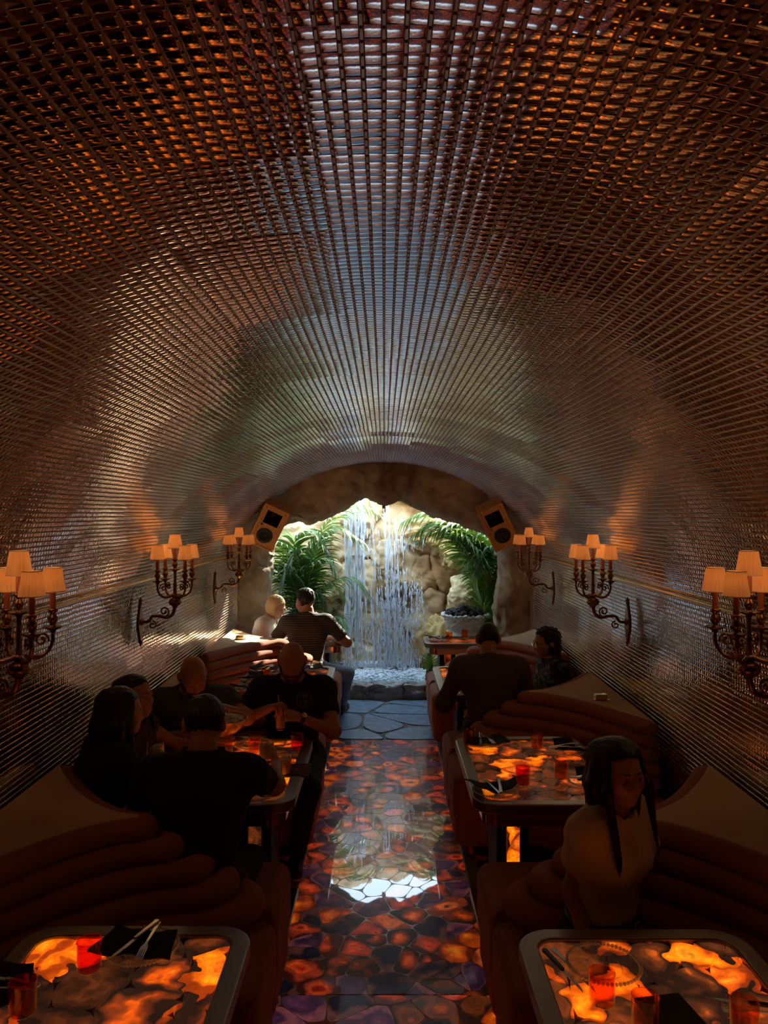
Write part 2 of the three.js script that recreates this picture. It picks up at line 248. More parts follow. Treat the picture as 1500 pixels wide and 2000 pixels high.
function agatePanel(w, h, size, seed, pal, glow, ppm, gap = 0.0016, aspect = 1, coat = 1, warp = 0) {
  const R = rng(seed), W = Math.round(w * ppm), H = Math.round(h * ppm), cells = voronoiCells(w, h, size, R, aspect);
  const tex = agateTexture(W, H, cells.map((c) => [c.seed[0] * ppm, c.seed[1] * ppm, floor(R() * pal.length), R()]), warp, 0, size * ppm, pal, seed);
  const mat = new THREE.MeshPhysicalMaterial({ map: tex, emissiveMap: tex, emissive: new THREE.Color(1, 1, 1), emissiveIntensity: glow, roughness: 0.3, specularIntensity: 0.15, clearcoat: coat, clearcoatRoughness: 0.02 });
  return { mat, w, h, stones: cells.filter((c) => c.poly.length > 2).map((c) => roundPoly(c.poly, gap)) };
}
function layAgate(panel, parent, ox, oz, top, depth, label) {
  for (const [q, cx, cy] of panel.stones) part('agate_slice', sliceGeo(q, cx, cy, panel.w, panel.h, top, top - depth, 0.0012, ox, oz), panel.mat, parent);
}

// ---------------------------------------------------------------- floor: agate runner, stone kerbs, slate apron before the pool
const HALF = 0.467, SLATE0 = 6.92, POOL0 = 8.42;
const floorG = structure('floor');
part('concrete_slab', box(4.4, 0.2, 12.6, 0.01).translate(0, -0.116, -(11.4 - 0.95) / 2), M.subfloor, floorG);
{
  const far = agatePanel(2 * HALF, SLATE0 - 3.27, 0.125, 11, FLOORPAL, FLOOR_GLOW, 540, 0.0011, 0.95), nearP = agatePanel(2 * HALF, 1.07, 0.165, 12, FLOORPAL, FLOOR_GLOW * 1.7, 540, 0.0013);
  const resin = std(lin(0.46, 0.27, 0.16), 0.25);
  part('resin_bed', box(2 * HALF, 0.012, SLATE0 - 3.272, 0.001).translate(0, -0.0068, -(SLATE0 + 3.272) / 2), resin, floorG);
  part('resin_bed', box(2 * HALF, 0.012, 1.066, 0.001).translate(0, -0.0068, -2.733), resin, floorG);
  layAgate(far, floorG, -HALF, -SLATE0, 0, 0.006); layAgate(nearP, floorG, -HALF, -3.266, 0, 0.006);
  for (const s of [-1, 1]) {
    for (let d = 1.2; d < 7.9; d += 1.196) { const e = min(d + 1.192, 7.98); part('kerb_stone', box(0.075, 0.03, e - d, 0.004).translate(s * (HALF + 0.044), -0.0125, -(e + d) / 2), M.kerb, floorG); }
    part('kerb_trim', box(0.006, 0.02, 6.5, 0.001).translate(s * (HALF + 0.003), -0.007, -4.6), M.strip, floorG);
  }
  // slate: broad irregular flags with pebbles in the joints
  const R = rng(21), cells = voronoiCells(1.9, 1.62, 0.56, R, 0.8), mats = [0, 1, 2, 3].map((i) => stoneMat([[0.16, 0.23, 0.32], [0.13, 0.195, 0.28], [0.19, 0.255, 0.33], [0.15, 0.21, 0.29]][i], 0.35, 9 + i)), peb = [];
  part('mortar_bed', box(1.92, 0.02, 1.62, 0.002).translate(0, -0.019, -(SLATE0 + 0.81)), M.grout, floorG);
  cells.forEach((c, i) => {
    if (c.poly.length < 3) return;
    const [q, cx, cy] = roundPoly(c.poly, 0.014); part('slate_flag', sliceGeo(q, cx, cy, 0.5, 0.5, 0.002 + R() * 0.004, -0.012, 0.005, -0.95, -SLATE0 - 1.62), mats[i % 4], floorG);
    c.poly.forEach((a, k) => { const b = c.poly[(k + 1) % c.poly.length], n = floor(hypot(b[0] - a[0], b[1] - a[1]) / 0.026); for (let j = 0; j < n; j++) { const t = (j + 0.5) / n; if (R() < 0.75) peb.push(new THREE.Matrix4().compose(new THREE.Vector3(-0.95 + lerp(a[0], b[0], t) + (R() - 0.5) * 0.012, -0.007, -SLATE0 - 1.62 + lerp(a[1], b[1], t) + (R() - 0.5) * 0.012), new THREE.Quaternion().setFromEuler(new THREE.Euler(0, R() * 6, 0)), new THREE.Vector3(0.008 + R() * 0.006, 0.006, 0.007 + R() * 0.004))); } });
  });
  instances('joint_pebbles', new THREE.IcosahedronGeometry(1, 1), std(lin(0.30, 0.29, 0.26), 0.6), peb, floorG);
}
function stoneMat(c, rough, seed, bump = 0.004) {
  const n = 256, d = new Uint8Array(n * n * 4), h = new Uint8Array(n * n * 4);
  for (let i = 0; i < n * n; i++) { const x = (i % n) / n, y = floor(i / n) / n, a = fbm(x * 6, y * 6, seed, 5), b = fbm(x * 24, y * 24, seed + 5, 3), k = 1 + a * 0.5 + b * 0.22; for (let q = 0; q < 3; q++) d[i * 4 + q] = clamp(pow(clamp(c[q] * k, 0, 1), 1 / 2.2) * 255, 0, 255); d[i * 4 + 3] = h[i * 4 + 3] = 255; const v = clamp(128 + a * 70 + b * 50, 0, 255); h[i * 4] = h[i * 4 + 1] = h[i * 4 + 2] = v; }
  const mk = (a, s) => { const t = new THREE.DataTexture(a, n, n); t.wrapS = t.wrapT = THREE.RepeatWrapping; t.magFilter = THREE.LinearFilter; if (s) t.colorSpace = THREE.SRGBColorSpace; t.needsUpdate = true; return t; };
  return new THREE.MeshPhysicalMaterial({ map: mk(d, true), bumpMap: mk(h), bumpScale: bump, roughness: rough, clearcoat: 0.25, clearcoatRoughness: 0.3 });
}
// ---------------------------------------------------------------- rock: displaced stone with colour in the stone itself
const rockMat = new THREE.MeshStandardMaterial({ vertexColors: true, roughness: 0.88 });
function rockTone(x, y, z, base) {
  const a = fbm(x * 2.1, y * 2.1, z * 2.1, 4), b = fbm(x * 9, y * 9, z * 9 + 7, 4), st = smooth(0.15, 0.5, fbm(x * 1.3 + 9, y * 0.5, z * 1.3, 3)), k = 1 + a * 0.42 + b * 0.3;
  return [base[0] * k * (1 - 0.35 * st), base[1] * k * (1 - 0.42 * st), base[2] * k * (1 - 0.48 * st)];
}
const TAN = [0.64, 0.47, 0.255], GREY = [0.30, 0.27, 0.235], OCHRE = [0.58, 0.39, 0.16], WET = [0.15, 0.125, 0.10];
function crack(x, y, z) { const w = fbm(x * 1.5, y * 1.5, z * 1.5, 3) * 0.5, c = abs(noise(x * 2.2 + w, y * 2.2 + w, z * 2.2 + 11)), e = abs(noise(x * 4.1 + w, y * 3.7, z * 4.1 + 41)); return -0.05 * (1 - smooth(0, 0.035, c)) - 0.02 * (1 - smooth(0, 0.03, e)); }
function rockGeo(pos, idx, amp, base, mixTo) {                     // push every vertex along its normal, then colour it
  const g = geom(pos, idx), p = g.attributes.position, n = g.attributes.normal, col = [];
  for (let i = 0; i < p.count; i++) {
    const x = p.getX(i), y = p.getY(i), z = p.getZ(i), o = amp * (fbm(x * 1.7, y * 1.7, z * 1.7, 5) * 0.9 + fbm(x * 7, y * 7, z * 7, 4) * 0.34) + crack(x, y, z) * min(1, amp * 6);
    p.setXYZ(i, x + n.getX(i) * o, y + n.getY(i) * o, z + n.getZ(i) * o);
    const b = mixTo ? mixTo(x, y, z) : base; col.push(...rockTone(x, y, z, b));
  }
  g.setAttribute('color', new THREE.Float32BufferAttribute(col, 3)); g.computeVertexNormals(); return g;
}
function boulder(parent, name, c, r, seed, base, det = 4, flatten = 0.5) {
  const g0 = new THREE.IcosahedronGeometry(1, det * 5), p = g0.attributes.position, seen = new Map(), pos = [], idx = [];
  for (let i = 0; i < p.count; i++) { const k = [p.getX(i), p.getY(i), p.getZ(i)].map((v) => v.toFixed(4)).join(); let q = seen.get(k); if (q === undefined) { q = pos.length / 3; seen.set(k, q); let v = new THREE.Vector3().fromBufferAttribute(p, i).normalize(); const s = 1 + 0.26 * noise(v.x * 1.6 + seed, v.y * 1.6, v.z * 1.6) + 0.13 * fbm(v.x * 3.5, v.y * 3.5 + seed, v.z * 3.5, 5) - 0.05 * (1 - smooth(0, 0.05, abs(noise(v.x * 2 + seed, v.y * 2, v.z * 2 + 5)))), f = pow(max(abs(v.x), abs(v.y), abs(v.z)), -flatten); pos.push(v.x * s * f * r[0], v.y * s * f * r[1], v.z * s * f * r[2]); } idx.push(q); }
  const g = geom(pos, idx), col = [], q = g.attributes.position; for (let i = 0; i < q.count; i++) col.push(...rockTone(q.getX(i) + c.x + seed, q.getY(i) + c.y, q.getZ(i) + c.z, base));
  g.setAttribute('color', new THREE.Float32BufferAttribute(col, 3));
  const m = part(name, g, rockMat, parent); m.position.copy(c); return m;
}
// the stone arch that closes the vault: opening traced in metres at its front face
{
  const px = [[512, 1330], [519, 1256], [516, 1180], [518, 1110], [524, 1067], [535, 1040], [548, 1024], [565, 1017], [590, 1020], [606, 1017], [628, 1012], [650, 1000], [671, 988], [690, 972], [706, 965], [724, 972], [741, 982], [763, 981], [785, 970], [803, 975], [834, 992], [860, 1003], [886, 1010], [913, 1025], [948, 1034], [966, 1049], [979, 1076], [984, 1120], [981, 1168], [978, 1251], [985, 1330]];
  const hole = px.map(([x, y]) => new THREE.Vector2((x - 750) / 1503 * 8, EYE - (y - 1000) / 1503 * 8)); hole.unshift(new THREE.Vector2(hole[0].x, -0.05)); hole.push(new THREE.Vector2(hole.at(-1).x, -0.05));
  const hc = new THREE.CatmullRomCurve3(hole.map((v) => new THREE.Vector3(v.x, v.y, 0))), N = 420, D0 = 7.985, D1 = 8.52, pos = [], idx = [], nF = 34, nR = 20, nB = 8, per = nF + nR + nB + 1;
  for (let i = 0; i <= N; i++) {
    const t = i / N, h = hc.getPointAt(t);
    // where the same fraction of the way round meets the outside of the vault
    let ox, oy; const ang = Math.atan2(h.y - 1.2, h.x), L = 3; { let lo = 0, hi = 4; const inside = (k) => { const x = abs(cos(ang) * k), y = 1.2 + sin(ang) * k; return y < SPRING ? x < VW + 0.13 : (x / (VW + 0.13)) ** 2 + ((y - SPRING) / (RISE + 0.13)) ** 2 < 1; }; for (let k = 0; k < 40; k++) { const m = (lo + hi) / 2; inside(m) ? lo = m : hi = m; } ox = cos(ang) * lo; oy = max(-0.05, 1.2 + sin(ang) * lo); }
    for (let k = 0; k < per; k++) {
      let x, y, d;
      if (k <= nF) { const u = k / nF; x = lerp(ox, h.x, u); y = lerp(oy, h.y, u); d = D0 + 0.05 * u + 0.09 * pow(u, 6); }
      else if (k <= nF + nR) { const u = (k - nF) / nR, o = 0.05 * sin(u * PI); const cx = h.x * (1 + (u - 0.5) * 0.03), cy = h.y + u * 0.02; d = lerp(D0 + 0.14, D1 - 0.05, u); x = cx - Math.sign(h.x) * o * 0.5; y = cy - (h.y > 1.6 ? o : 0); }
      else { const u = (k - nF - nR) / nB; x = lerp(h.x * 1.015, ox, u); y = lerp(h.y + 0.02, oy, u); d = D1; }
      pos.push(x, y, -d);
    }
  }
  for (let i = 0; i < N; i++) for (let k = 0; k < per - 1; k++) { const a = i * per + k, b = a + per; idx.push(a, a + 1, b, b, a + 1, b + 1); }
  const g = rockGeo(pos, idx, 0.05, [0.36, 0.285, 0.19]);
  const w = structure('wall_front'); part('stone_arch', g, new THREE.MeshStandardMaterial({ vertexColors: true, roughness: 0.9, side: THREE.DoubleSide }), w);
  part('outer_masonry', box(0.9, 3.1, 0.5, 0.02).translate(-2.12, 1.45, -8.27), M.shell, w); part('outer_masonry', box(0.9, 3.1, 0.5, 0.02).translate(2.12, 1.45, -8.27), M.shell, w);
}
// the cliff behind the pool
const cliff = structure('trim_5'); cliff.name = 'wall_rock';
{
  const pos = [], idx = [], nx = 300, ny = 200, W = 2.7, top = 2.78;
  const hgt = (x) => top + 0.10 * noise(x * 1.8, 3, 1) + 0.05 * noise(x * 5, 1, 1);
  const depthAt = (x, y) => {
    const wx = x + 0.12 * fbm(x * 2, y * 2, 5, 3), wy = y + 0.12 * fbm(x * 2, y * 2, 9, 3); let d1 = 9, d2 = 9, id = 0;
    for (let i = -1; i <= 1; i++) for (let j = -1; j <= 1; j++) { const cx = floor(wx / 0.62) + i, cy = floor(wy / 0.5) + j, r = rng(cx * 71 + cy * 131 + 9001), sx = (cx + 0.2 + r() * 0.6) * 0.62, sy = (cy + 0.2 + r() * 0.6) * 0.5, q = hypot((wx - sx) / 0.62, (wy - sy) / 0.5); if (q < d1) { d2 = d1; d1 = q; id = r(); } else if (q < d2) d2 = q; }
    const bump = 0.15 * sqrt(max(0, 1 - d1 * d1)) + 0.13 * id - 0.07 * (1 - smooth(0, 0.10, d2 - d1));
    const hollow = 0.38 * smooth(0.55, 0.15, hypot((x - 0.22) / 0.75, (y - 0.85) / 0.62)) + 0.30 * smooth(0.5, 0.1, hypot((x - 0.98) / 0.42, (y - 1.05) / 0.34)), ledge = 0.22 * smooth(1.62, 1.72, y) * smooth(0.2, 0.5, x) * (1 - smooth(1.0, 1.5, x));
    return 9.92 - 0.50 * smooth(0.9, 2.2, abs(x)) + 0.22 * (y / 2.7) - bump + hollow + ledge;
  };
  for (let j = 0; j <= ny; j++) for (let i = 0; i <= nx; i++) { const x = lerp(-W, W, i / nx), v = j / ny, y = v < 0.9 ? lerp(-0.1, hgt(x), v / 0.9) : hgt(x) - (v - 0.9) * 0.4, back = v < 0.9 ? 0 : (v - 0.9) * 10; const d = depthAt(x, y) + back + 0.06 * smooth(0.8, 0.9, v); pos.push(x, y, -d); }
  for (let j = 0; j < ny; j++) for (let i = 0; i < nx; i++) { const a = j * (nx + 1) + i, b = a + nx + 1; idx.push(a, a + 1, b, b, a + 1, b + 1); }
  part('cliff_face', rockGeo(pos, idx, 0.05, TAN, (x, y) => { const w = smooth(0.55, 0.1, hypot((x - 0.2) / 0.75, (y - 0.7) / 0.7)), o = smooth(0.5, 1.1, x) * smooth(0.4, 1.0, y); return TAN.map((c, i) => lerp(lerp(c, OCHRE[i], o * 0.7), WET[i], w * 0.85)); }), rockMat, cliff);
  part('cliff_core', box(5.4, 2.5, 0.9, 0.05).translate(0, 1.2, -11.1), M.shell, cliff);
  for (const s of [-1, 1]) { // the sides of the garden court
    const q = [], ix = [], n = 50, m = 40; for (let j = 0; j <= m; j++) for (let i = 0; i <= n; i++) q.push(s * (2.25 + 0.12 * noise(i * 0.3, j * 0.3, s)), lerp(-0.1, 1.7, j / m), -lerp(8.45, 10.3, i / n));
    for (let j = 0; j < m; j++) for (let i = 0; i < n; i++) { const a = j * (n + 1) + i, b = a + n + 1; ix.push(a, b, a + 1, a + 1, b, b + 1); }
    part('court_side', rockGeo(q, ix, 0.08, TAN), new THREE.MeshStandardMaterial({ vertexColors: true, roughness: 0.9, side: THREE.DoubleSide }), cliff);
    part('court_core', box(0.4, 1.7, 2.2, 0.03).translate(s * 2.62, 0.8, -9.4), M.shell, cliff);
  }
  const B = [[[0.98, 1.62, 9.45], [0.30, 0.27, 0.26], OCHRE], [[1.05, 1.02, 9.35], [0.25, 0.24, 0.24], TAN], [[1.02, 0.45, 9.3], [0.27, 0.30, 0.22], OCHRE], [[0.60, 0.42, 9.5], [0.24, 0.36, 0.2], OCHRE], [[1.45, 1.25, 9.3], [0.26, 0.22, 0.24], TAN], [[0.60, 1.80, 9.62], [0.30, 0.18, 0.2], OCHRE], [[1.42, 1.85, 9.5], [0.3, 0.28, 0.25], TAN], [[0.25, 2.35, 9.85], [0.24, 0.14, 0.2], OCHRE], [[-0.35, 1.98, 9.85], [0.22, 0.3, 0.2], TAN], [[-1.0, 1.75, 9.75], [0.34, 0.28, 0.25], TAN], [[-0.80, 0.62, 9.55], [0.30, 0.13, 0.22], GREY], [[-1.1, 0.55, 9.4], [0.36, 0.28, 0.25], TAN], [[-0.75, 1.2, 9.75], [0.30, 0.24, 0.2], TAN], [[-1.5, 1.2, 9.5], [0.32, 0.36, 0.25], TAN], [[0.02, 1.45, 9.92], [0.22, 0.26, 0.16], TAN], [[0.78, 2.38, 9.9], [0.26, 0.18, 0.2], TAN]];
  B.forEach(([c, r, t], i) => boulder(cliff, 'cliff_boulder', P(...c), r, i * 7.3 + 1, t, 4, 0.4));
}
// ---------------------------------------------------------------- pool: kerb rocks, water, foam, the falling water
{
  const R = rng(33), X0 = -0.62, X1 = 0.74;
  [[-0.50, 0.17, 0.105], [-0.24, 0.15, 0.115], [0.04, 0.19, 0.12], [0.36, 0.17, 0.115], [0.62, 0.14, 0.10]].forEach(([x, rx, ry], i) => {
    const r = structure('pool_kerb'); r.name = 'pool_kerb_rock' + (i ? '_00' + i : ''); r.userData = {}; tag(r, ['mottled grey kerb rock at the left end of the pool edge', 'second kerb rock from the left along the pool edge', 'broad middle kerb rock with dark cracks before the foaming pool', 'kerb rock just right of the middle of the pool edge', 'small kerb rock at the right end of the pool edge'][i], 'rock', 'kerb rocks along the front of the pool');
    r.position.copy(P(x, 0.055, 8.50)); boulder(r, 'rock', new THREE.Vector3(), [rx, ry, 0.12], i * 3.1 + 60, i & 1 ? GREY : [0.34, 0.32, 0.29], 4, 0.6);
  });
  for (let i = 0; i < 7; i++) { const a = i / 6, s = i % 2 ? 1 : -1, d = 8.68 + floor(i / 2) * 0.26; const r = tag(new THREE.Group(), 'rounded side rock holding the ' + (s < 0 ? 'left' : 'right') + ' side of the pool, ' + ['nearest', 'second', 'third', 'furthest'][floor(i / 2)] + ' from the slate', 'rock', 'rocks round the pool'); r.name = numbered('pool_side_rock'); r.position.copy(P(s < 0 ? X0 - 0.06 : X1 + 0.08, 0.06, d)); scene.add(r); boulder(r, 'rock', new THREE.Vector3(), [0.15, 0.13, 0.17], i * 5 + 90, i % 3 ? TAN : GREY, 3, 0.5); }
  const water = thing('pool_water', 'churning pale blue water in the rock pool under the waterfall', 'water', P(0.06, 0.13, 9.15)); water.userData.kind = 'stuff';
  const g = new THREE.PlaneGeometry(1.5, 1.35, 120, 110).rotateX(-PI / 2), p = g.attributes.position;
  for (let i = 0; i < p.count; i++) { const x = p.getX(i), z = p.getZ(i); p.setY(i, 0.022 * fbm(x * 6, 2, z * 8, 4) + 0.03 * smooth(0.2, -0.5, z) * abs(fbm(x * 9, 8, z * 9, 3))); }
  g.computeVertexNormals(); part('water_surface', g, std(lin(0.50, 0.60, 0.66), 0.12, 0, { transmission: 0.35, thickness: 0, ior: 1.33 }), water);
  part('pool_bed', box(1.5, 0.02, 1.35, 0.004).translate(0, -0.1, 0), std(lin(0.35, 0.33, 0.28), 0.8), water);
  const foam = []; for (let i = 0; i < 5200; i++) { const x = -0.72 + R() * 1.44, z = 0.55 - pow(R(), 0.75) * 1.15, dens = smooth(0.62, -0.15, z) * (0.35 + 0.65 * smooth(-0.3, 0.3, noise(x * 5, z * 5, 2))); if (R() > dens) continue; const s = 0.004 + R() * 0.010; foam.push(new THREE.Matrix4().compose(new THREE.Vector3(x, 0.012 + R() * 0.03 * smooth(0.2, -0.4, z), z), new THREE.Quaternion().setFromEuler(new THREE.Euler(0, R() * 6, 0)), new THREE.Vector3(s * 2.0, s * 0.5, s))); }
  const drop = new THREE.IcosahedronGeometry(1, 1), white = std(lin(0.9, 0.93, 0.96), 0.35, 0, { transmission: 0.25, thickness: 0 });
  instances('foam', drop, white, foam, water);
  const fall = thing('waterfall', 'white waterfall dropping in streaks down the cliff into the pool', 'waterfall', P(0, 0, 9.3)); fall.userData.kind = 'stuff';
  const st = []; const strand = (x, d, y0, y1, n, w, len) => { for (let i = 0; i < n; i++) { const t = R(), y = lerp(y0, y1, t), l = len * (0.4 + R() * 1.2) * (0.6 + 0.6 * t), sx = (0.0026 + R() * 0.0042); st.push(new THREE.Matrix4().compose(new THREE.Vector3(x + 0.012 * sin(y * 5 + x * 90) + (R() + R() - 1) * w * (0.7 + 0.9 * t), y, -(d - 9.3) + (R() - 0.5) * 0.12), new THREE.Quaternion(), new THREE.Vector3(sx, l, sx))); } };
  const X = (px) => (px - 750) / 1503 * 9.35;
  for (let i = 0; i < 40; i++) strand(X(674 + 40 * pow(R(), 1.3)), 9.38, 2.25 - R() * 0.4, 0.2 + R() * R() * 1.2, 34, 0.006 + R() * 0.012, 0.05 + R() * 0.04);
  for (let i = 0; i < 9; i++) strand(X(712 + R() * 28), 9.4, 2.2 - R() * 0.3, 0.2, 24, 0.006, 0.06);
  for (let i = 0; i < 7; i++) strand(X(748 + R() * 14), 9.5, 2.15, 1.3, 20, 0.006, 0.06);
  for (let i = 0; i < 26; i++) strand(X(752 + R() * 30), 9.42, 1.62 - R() * 0.35, 0.2, 26, 0.012, 0.045);
  for (let i = 0; i < 64; i++) strand(X(738 + R() * 92), 9.36, 1.45 - R() * 0.35, 0.16, 20, 0.016, 0.030);
  for (let i = 0; i < 10; i++) strand(X(766 + R() * 66), 9.52, 1.98, 1.55, 12, 0.02, 0.04);
  for (let i = 0; i < 56; i++) strand(X(674 + R() * 162), 9.36, 1.0, 0.14, 14, 0.02, 0.024);
  instances('water_streaks', new THREE.SphereGeometry(1, 6, 5), std(lin(0.92, 0.95, 1), 0.25, 0, { transmission: 0.35, thickness: 0, ior: 1.33 }), st, fall);
  // a few unbroken ropes of water at the lip
  const rope = std(lin(0.9, 0.94, 1), 0.12, 0, { transmission: 0.6, thickness: 0, ior: 1.33 });
  for (let i = 0; i < 16; i++) { const x = X(i < 11 ? 676 + i * 3.6 + R() * 3 : 755 + (i - 11) * 8), y0 = i < 11 ? 2.26 - R() * 0.12 : 1.66, w = 0.003 + R() * 0.006; part('water_rope', tube([new THREE.Vector3(x, y0 + 0.02, -0.62), new THREE.Vector3(x, y0, -0.22), new THREE.Vector3(x + 0.003, y0 - 0.12, -0.12), new THREE.Vector3(x - 0.003, y0 - 0.55, -0.09), new THREE.Vector3(x + 0.004, y0 - 1.0 - R() * 0.5, -0.08)], (t) => w * (1 - 0.75 * t), 26, 5), rope, fall); }
}
// planting beds either side of the pool
{
  for (const s of [-1, 1]) { const q = [], ix = [], n = 30; for (let j = 0; j <= n; j++) for (let i = 0; i <= n; i++) { const u = i / n, x = s < 0 ? lerp(-2.2, -0.66, u) : lerp(0.80, 2.2, u), d = lerp(8.53, 9.9, j / n); q.push(x, 0.10 + 0.06 * fbm(x * 3, 1, d * 3, 3), -d); } for (let j = 0; j < n; j++) for (let i = 0; i < n; i++) { const a = j * (n + 1) + i, b = a + n + 1; ix.push(a, a + 1, b, b, a + 1, b + 1); } const bed = structure('ground_bed'); bed.name = s < 0 ? 'ground' : 'ground_001'; part('soil', geom(q, ix), std(lin(0.10, 0.075, 0.05), 0.95), bed); part('bed_kerb', box(1.3, 0.16, 0.1, 0.03).translate(s * 1.45, 0.02, -8.5), std(lin(0.2, 0.16, 0.11), 0.9), bed); }
}

// ---------------------------------------------------------------- palms: arching stalks, every frond a part with its rachis and leaflets
const leafMats = [[0.11, 0.24, 0.03], [0.075, 0.18, 0.035], [0.20, 0.34, 0.035], [0.05, 0.13, 0.035]].map(([r, g, b]) => std(lin(r, g, b), 0.55, 0, { transmission: 0.45, thickness: 0, ior: 1.3 }));
const stemMat = std(lin(0.16, 0.22, 0.05), 0.6);
function frond(parent, pts, len, n, seed, mat, start = 0.22, droop = 0.75) {
  const R = rng(seed), c = new THREE.CatmullRomCurve3(pts, false, 'centripetal'), root = part('frond', tube(pts, (t) => 0.008 * (1 - 0.8 * t), 22, 6), stemMat, parent), pos = [], idx = [];
  const up = new THREE.Vector3(0, 1, 0), T = new THREE.Vector3(), S = new THREE.Vector3(), q = new THREE.Vector3();
  for (let i = 0; i < n; i++) for (const s of [-1, 1]) {
    const t = start + (1 - start) * (i + (s > 0 ? 0.5 : 0) + (R() - 0.5) * 0.3) / n; if (t > 0.995) continue;
    c.getPointAt(clamp(t, 0, 1), q); c.getTangentAt(clamp(t, 0, 1), T); S.crossVectors(T, up); if (S.lengthSq() < 0.02) S.set(1, 0, 0.3); S.normalize();
    const u = clamp((t - start) / (1 - start), 0, 1), L = 1.35 * len * (0.35 + 0.9 * sin(PI * pow(u, 0.72)) * 0.75) * (0.85 + R() * 0.3), w = 0.0105 * (0.7 + 0.5 * sin(PI * u)) * 1.5 * (len / 0.3);
    const dir = S.clone().multiplyScalar(s * (0.95 - 0.45 * u)).addScaledVector(T, 0.5 + 0.7 * u).addScaledVector(up, 0.12 - R() * 0.25).normalize(), nrm = new THREE.Vector3().crossVectors(dir, T).normalize(), base = pos.length / 3, K = 5, p = q.clone(), d = dir.clone();
    const wide = new THREE.Vector3().crossVectors(nrm, dir).normalize();
    for (let k = 0; k <= K; k++) { const v = k / K, ww = w * (v < 0.15 ? 0.5 + v * 3.3 : 1 - pow((v - 0.15) / 0.85, 1.6)); pos.push(p.x + wide.x * ww, p.y + wide.y * ww + ww * 0.3, p.z + wide.z * ww, p.x, p.y, p.z, p.x - wide.x * ww, p.y - wide.y * ww + ww * 0.3, p.z - wide.z * ww); d.addScaledVector(up, -droop * (0.25 + 0.6 * v) * (0.7 + R() * 0.2)).normalize(); p.addScaledVector(d, L / K); if (k < K) { const a = base + k * 3; idx.push(a, a + 1, a + 3, a + 1, a + 4, a + 3, a + 1, a + 2, a + 4, a + 2, a + 5, a + 4); } }
  }
  const m = new THREE.Mesh(geom(pos, idx), mat); m.name = 'leaflets'; m.userData.kind = 'stuff'; root.add(m); return root;
}
function palm(label, base, list, name = 'palm', group) {           // list: [[x, y, d] ...] points after the base, leaflet length, count, shade
  const t = thing(name, label, 'palm', base, group);
  list.forEach(([pts, len, n, m, start, droop], i) => { const w = pts.map(([px, py, d]) => at(px, py, d).sub(base)); frond(t, [new THREE.Vector3((i % 5 - 2) * 0.02, 0, (i % 3 - 1) * 0.02), ...w], len, n, i * 17 + w.length + base.x * 100 | 0, leafMats[m], start, droop); });
  part('stem', tube([new THREE.Vector3(0, -0.05, 0), new THREE.Vector3(0.01, 0.12, 0), new THREE.Vector3(0, 0.25, 0.01)], (u) => 0.05 - 0.025 * u, 12, 9), std(lin(0.14, 0.11, 0.06), 0.9), t);
  return t;
}
palm('tall kentia palm with drooping dark green fronds left of the waterfall', at(590, 1262, 8.95), [
  [[[600, 1120, 9.0], [640, 1020, 8.9], [690, 983, 8.8], [748, 1004, 8.7]], 0.30, 30, 2],
  [[[600, 1150, 8.9], [618, 1070, 8.8], [655, 1030, 8.75], [712, 1060, 8.7]], 0.30, 28, 0],
  [[[585, 1130, 8.9], [575, 1060, 8.75], [605, 1035, 8.7], [640, 1075, 8.65]], 0.32, 30, 1],
  [[[570, 1150, 8.9], [550, 1070, 8.8], [530, 1045, 8.75], [508, 1068, 8.7]], 0.30, 26, 2],
  [[[570, 1180, 8.9], [545, 1110, 8.8], [525, 1100, 8.75], [500, 1150, 8.7]], 0.28, 24, 1],
  [[[590, 1150, 9.1], [570, 1050, 9.2], [548, 1025, 9.2], [520, 1035, 9.2]], 0.28, 24, 2],
  [[[600, 1170, 8.8], [610, 1110, 8.65], [635, 1090, 8.6], [660, 1125, 8.55]], 0.28, 26, 1],
  [[[605, 1190, 8.85], [640, 1140, 8.7], [690, 1128, 8.65], [735, 1180, 8.6]], 0.22, 28, 0],
  [[[590, 1190, 8.8], [570, 1130, 8.65], [560, 1110, 8.6], [540, 1180, 8.55]], 0.27, 26, 3],
  [[[595, 1180, 8.85], [585, 1105, 8.7], [575, 1080, 8.65], [560, 1120, 8.6]], 0.30, 26, 3],
  [[[600, 1160, 9.1], [625, 1060, 9.2], [660, 1010, 9.2], [700, 1000, 9.2]], 0.28, 24, 2],
  [[[600, 1200, 8.9], [625, 1150, 8.8], [650, 1140, 8.75], [678, 1175, 8.7]], 0.22, 22, 2],
  [[[580, 1200, 8.8], [560, 1170, 8.7], [548, 1168, 8.65], [535, 1215, 8.6]], 0.24, 20, 3],
  [[[600, 1205, 8.8], [610, 1165, 8.65], [622, 1158, 8.6], [640, 1200, 8.55]], 0.22, 22, 3],
  [[[590, 1170, 9.0], [600, 1090, 9.0], [620, 1050, 8.95], [650, 1090, 8.9]], 0.28, 24, 3],
]);
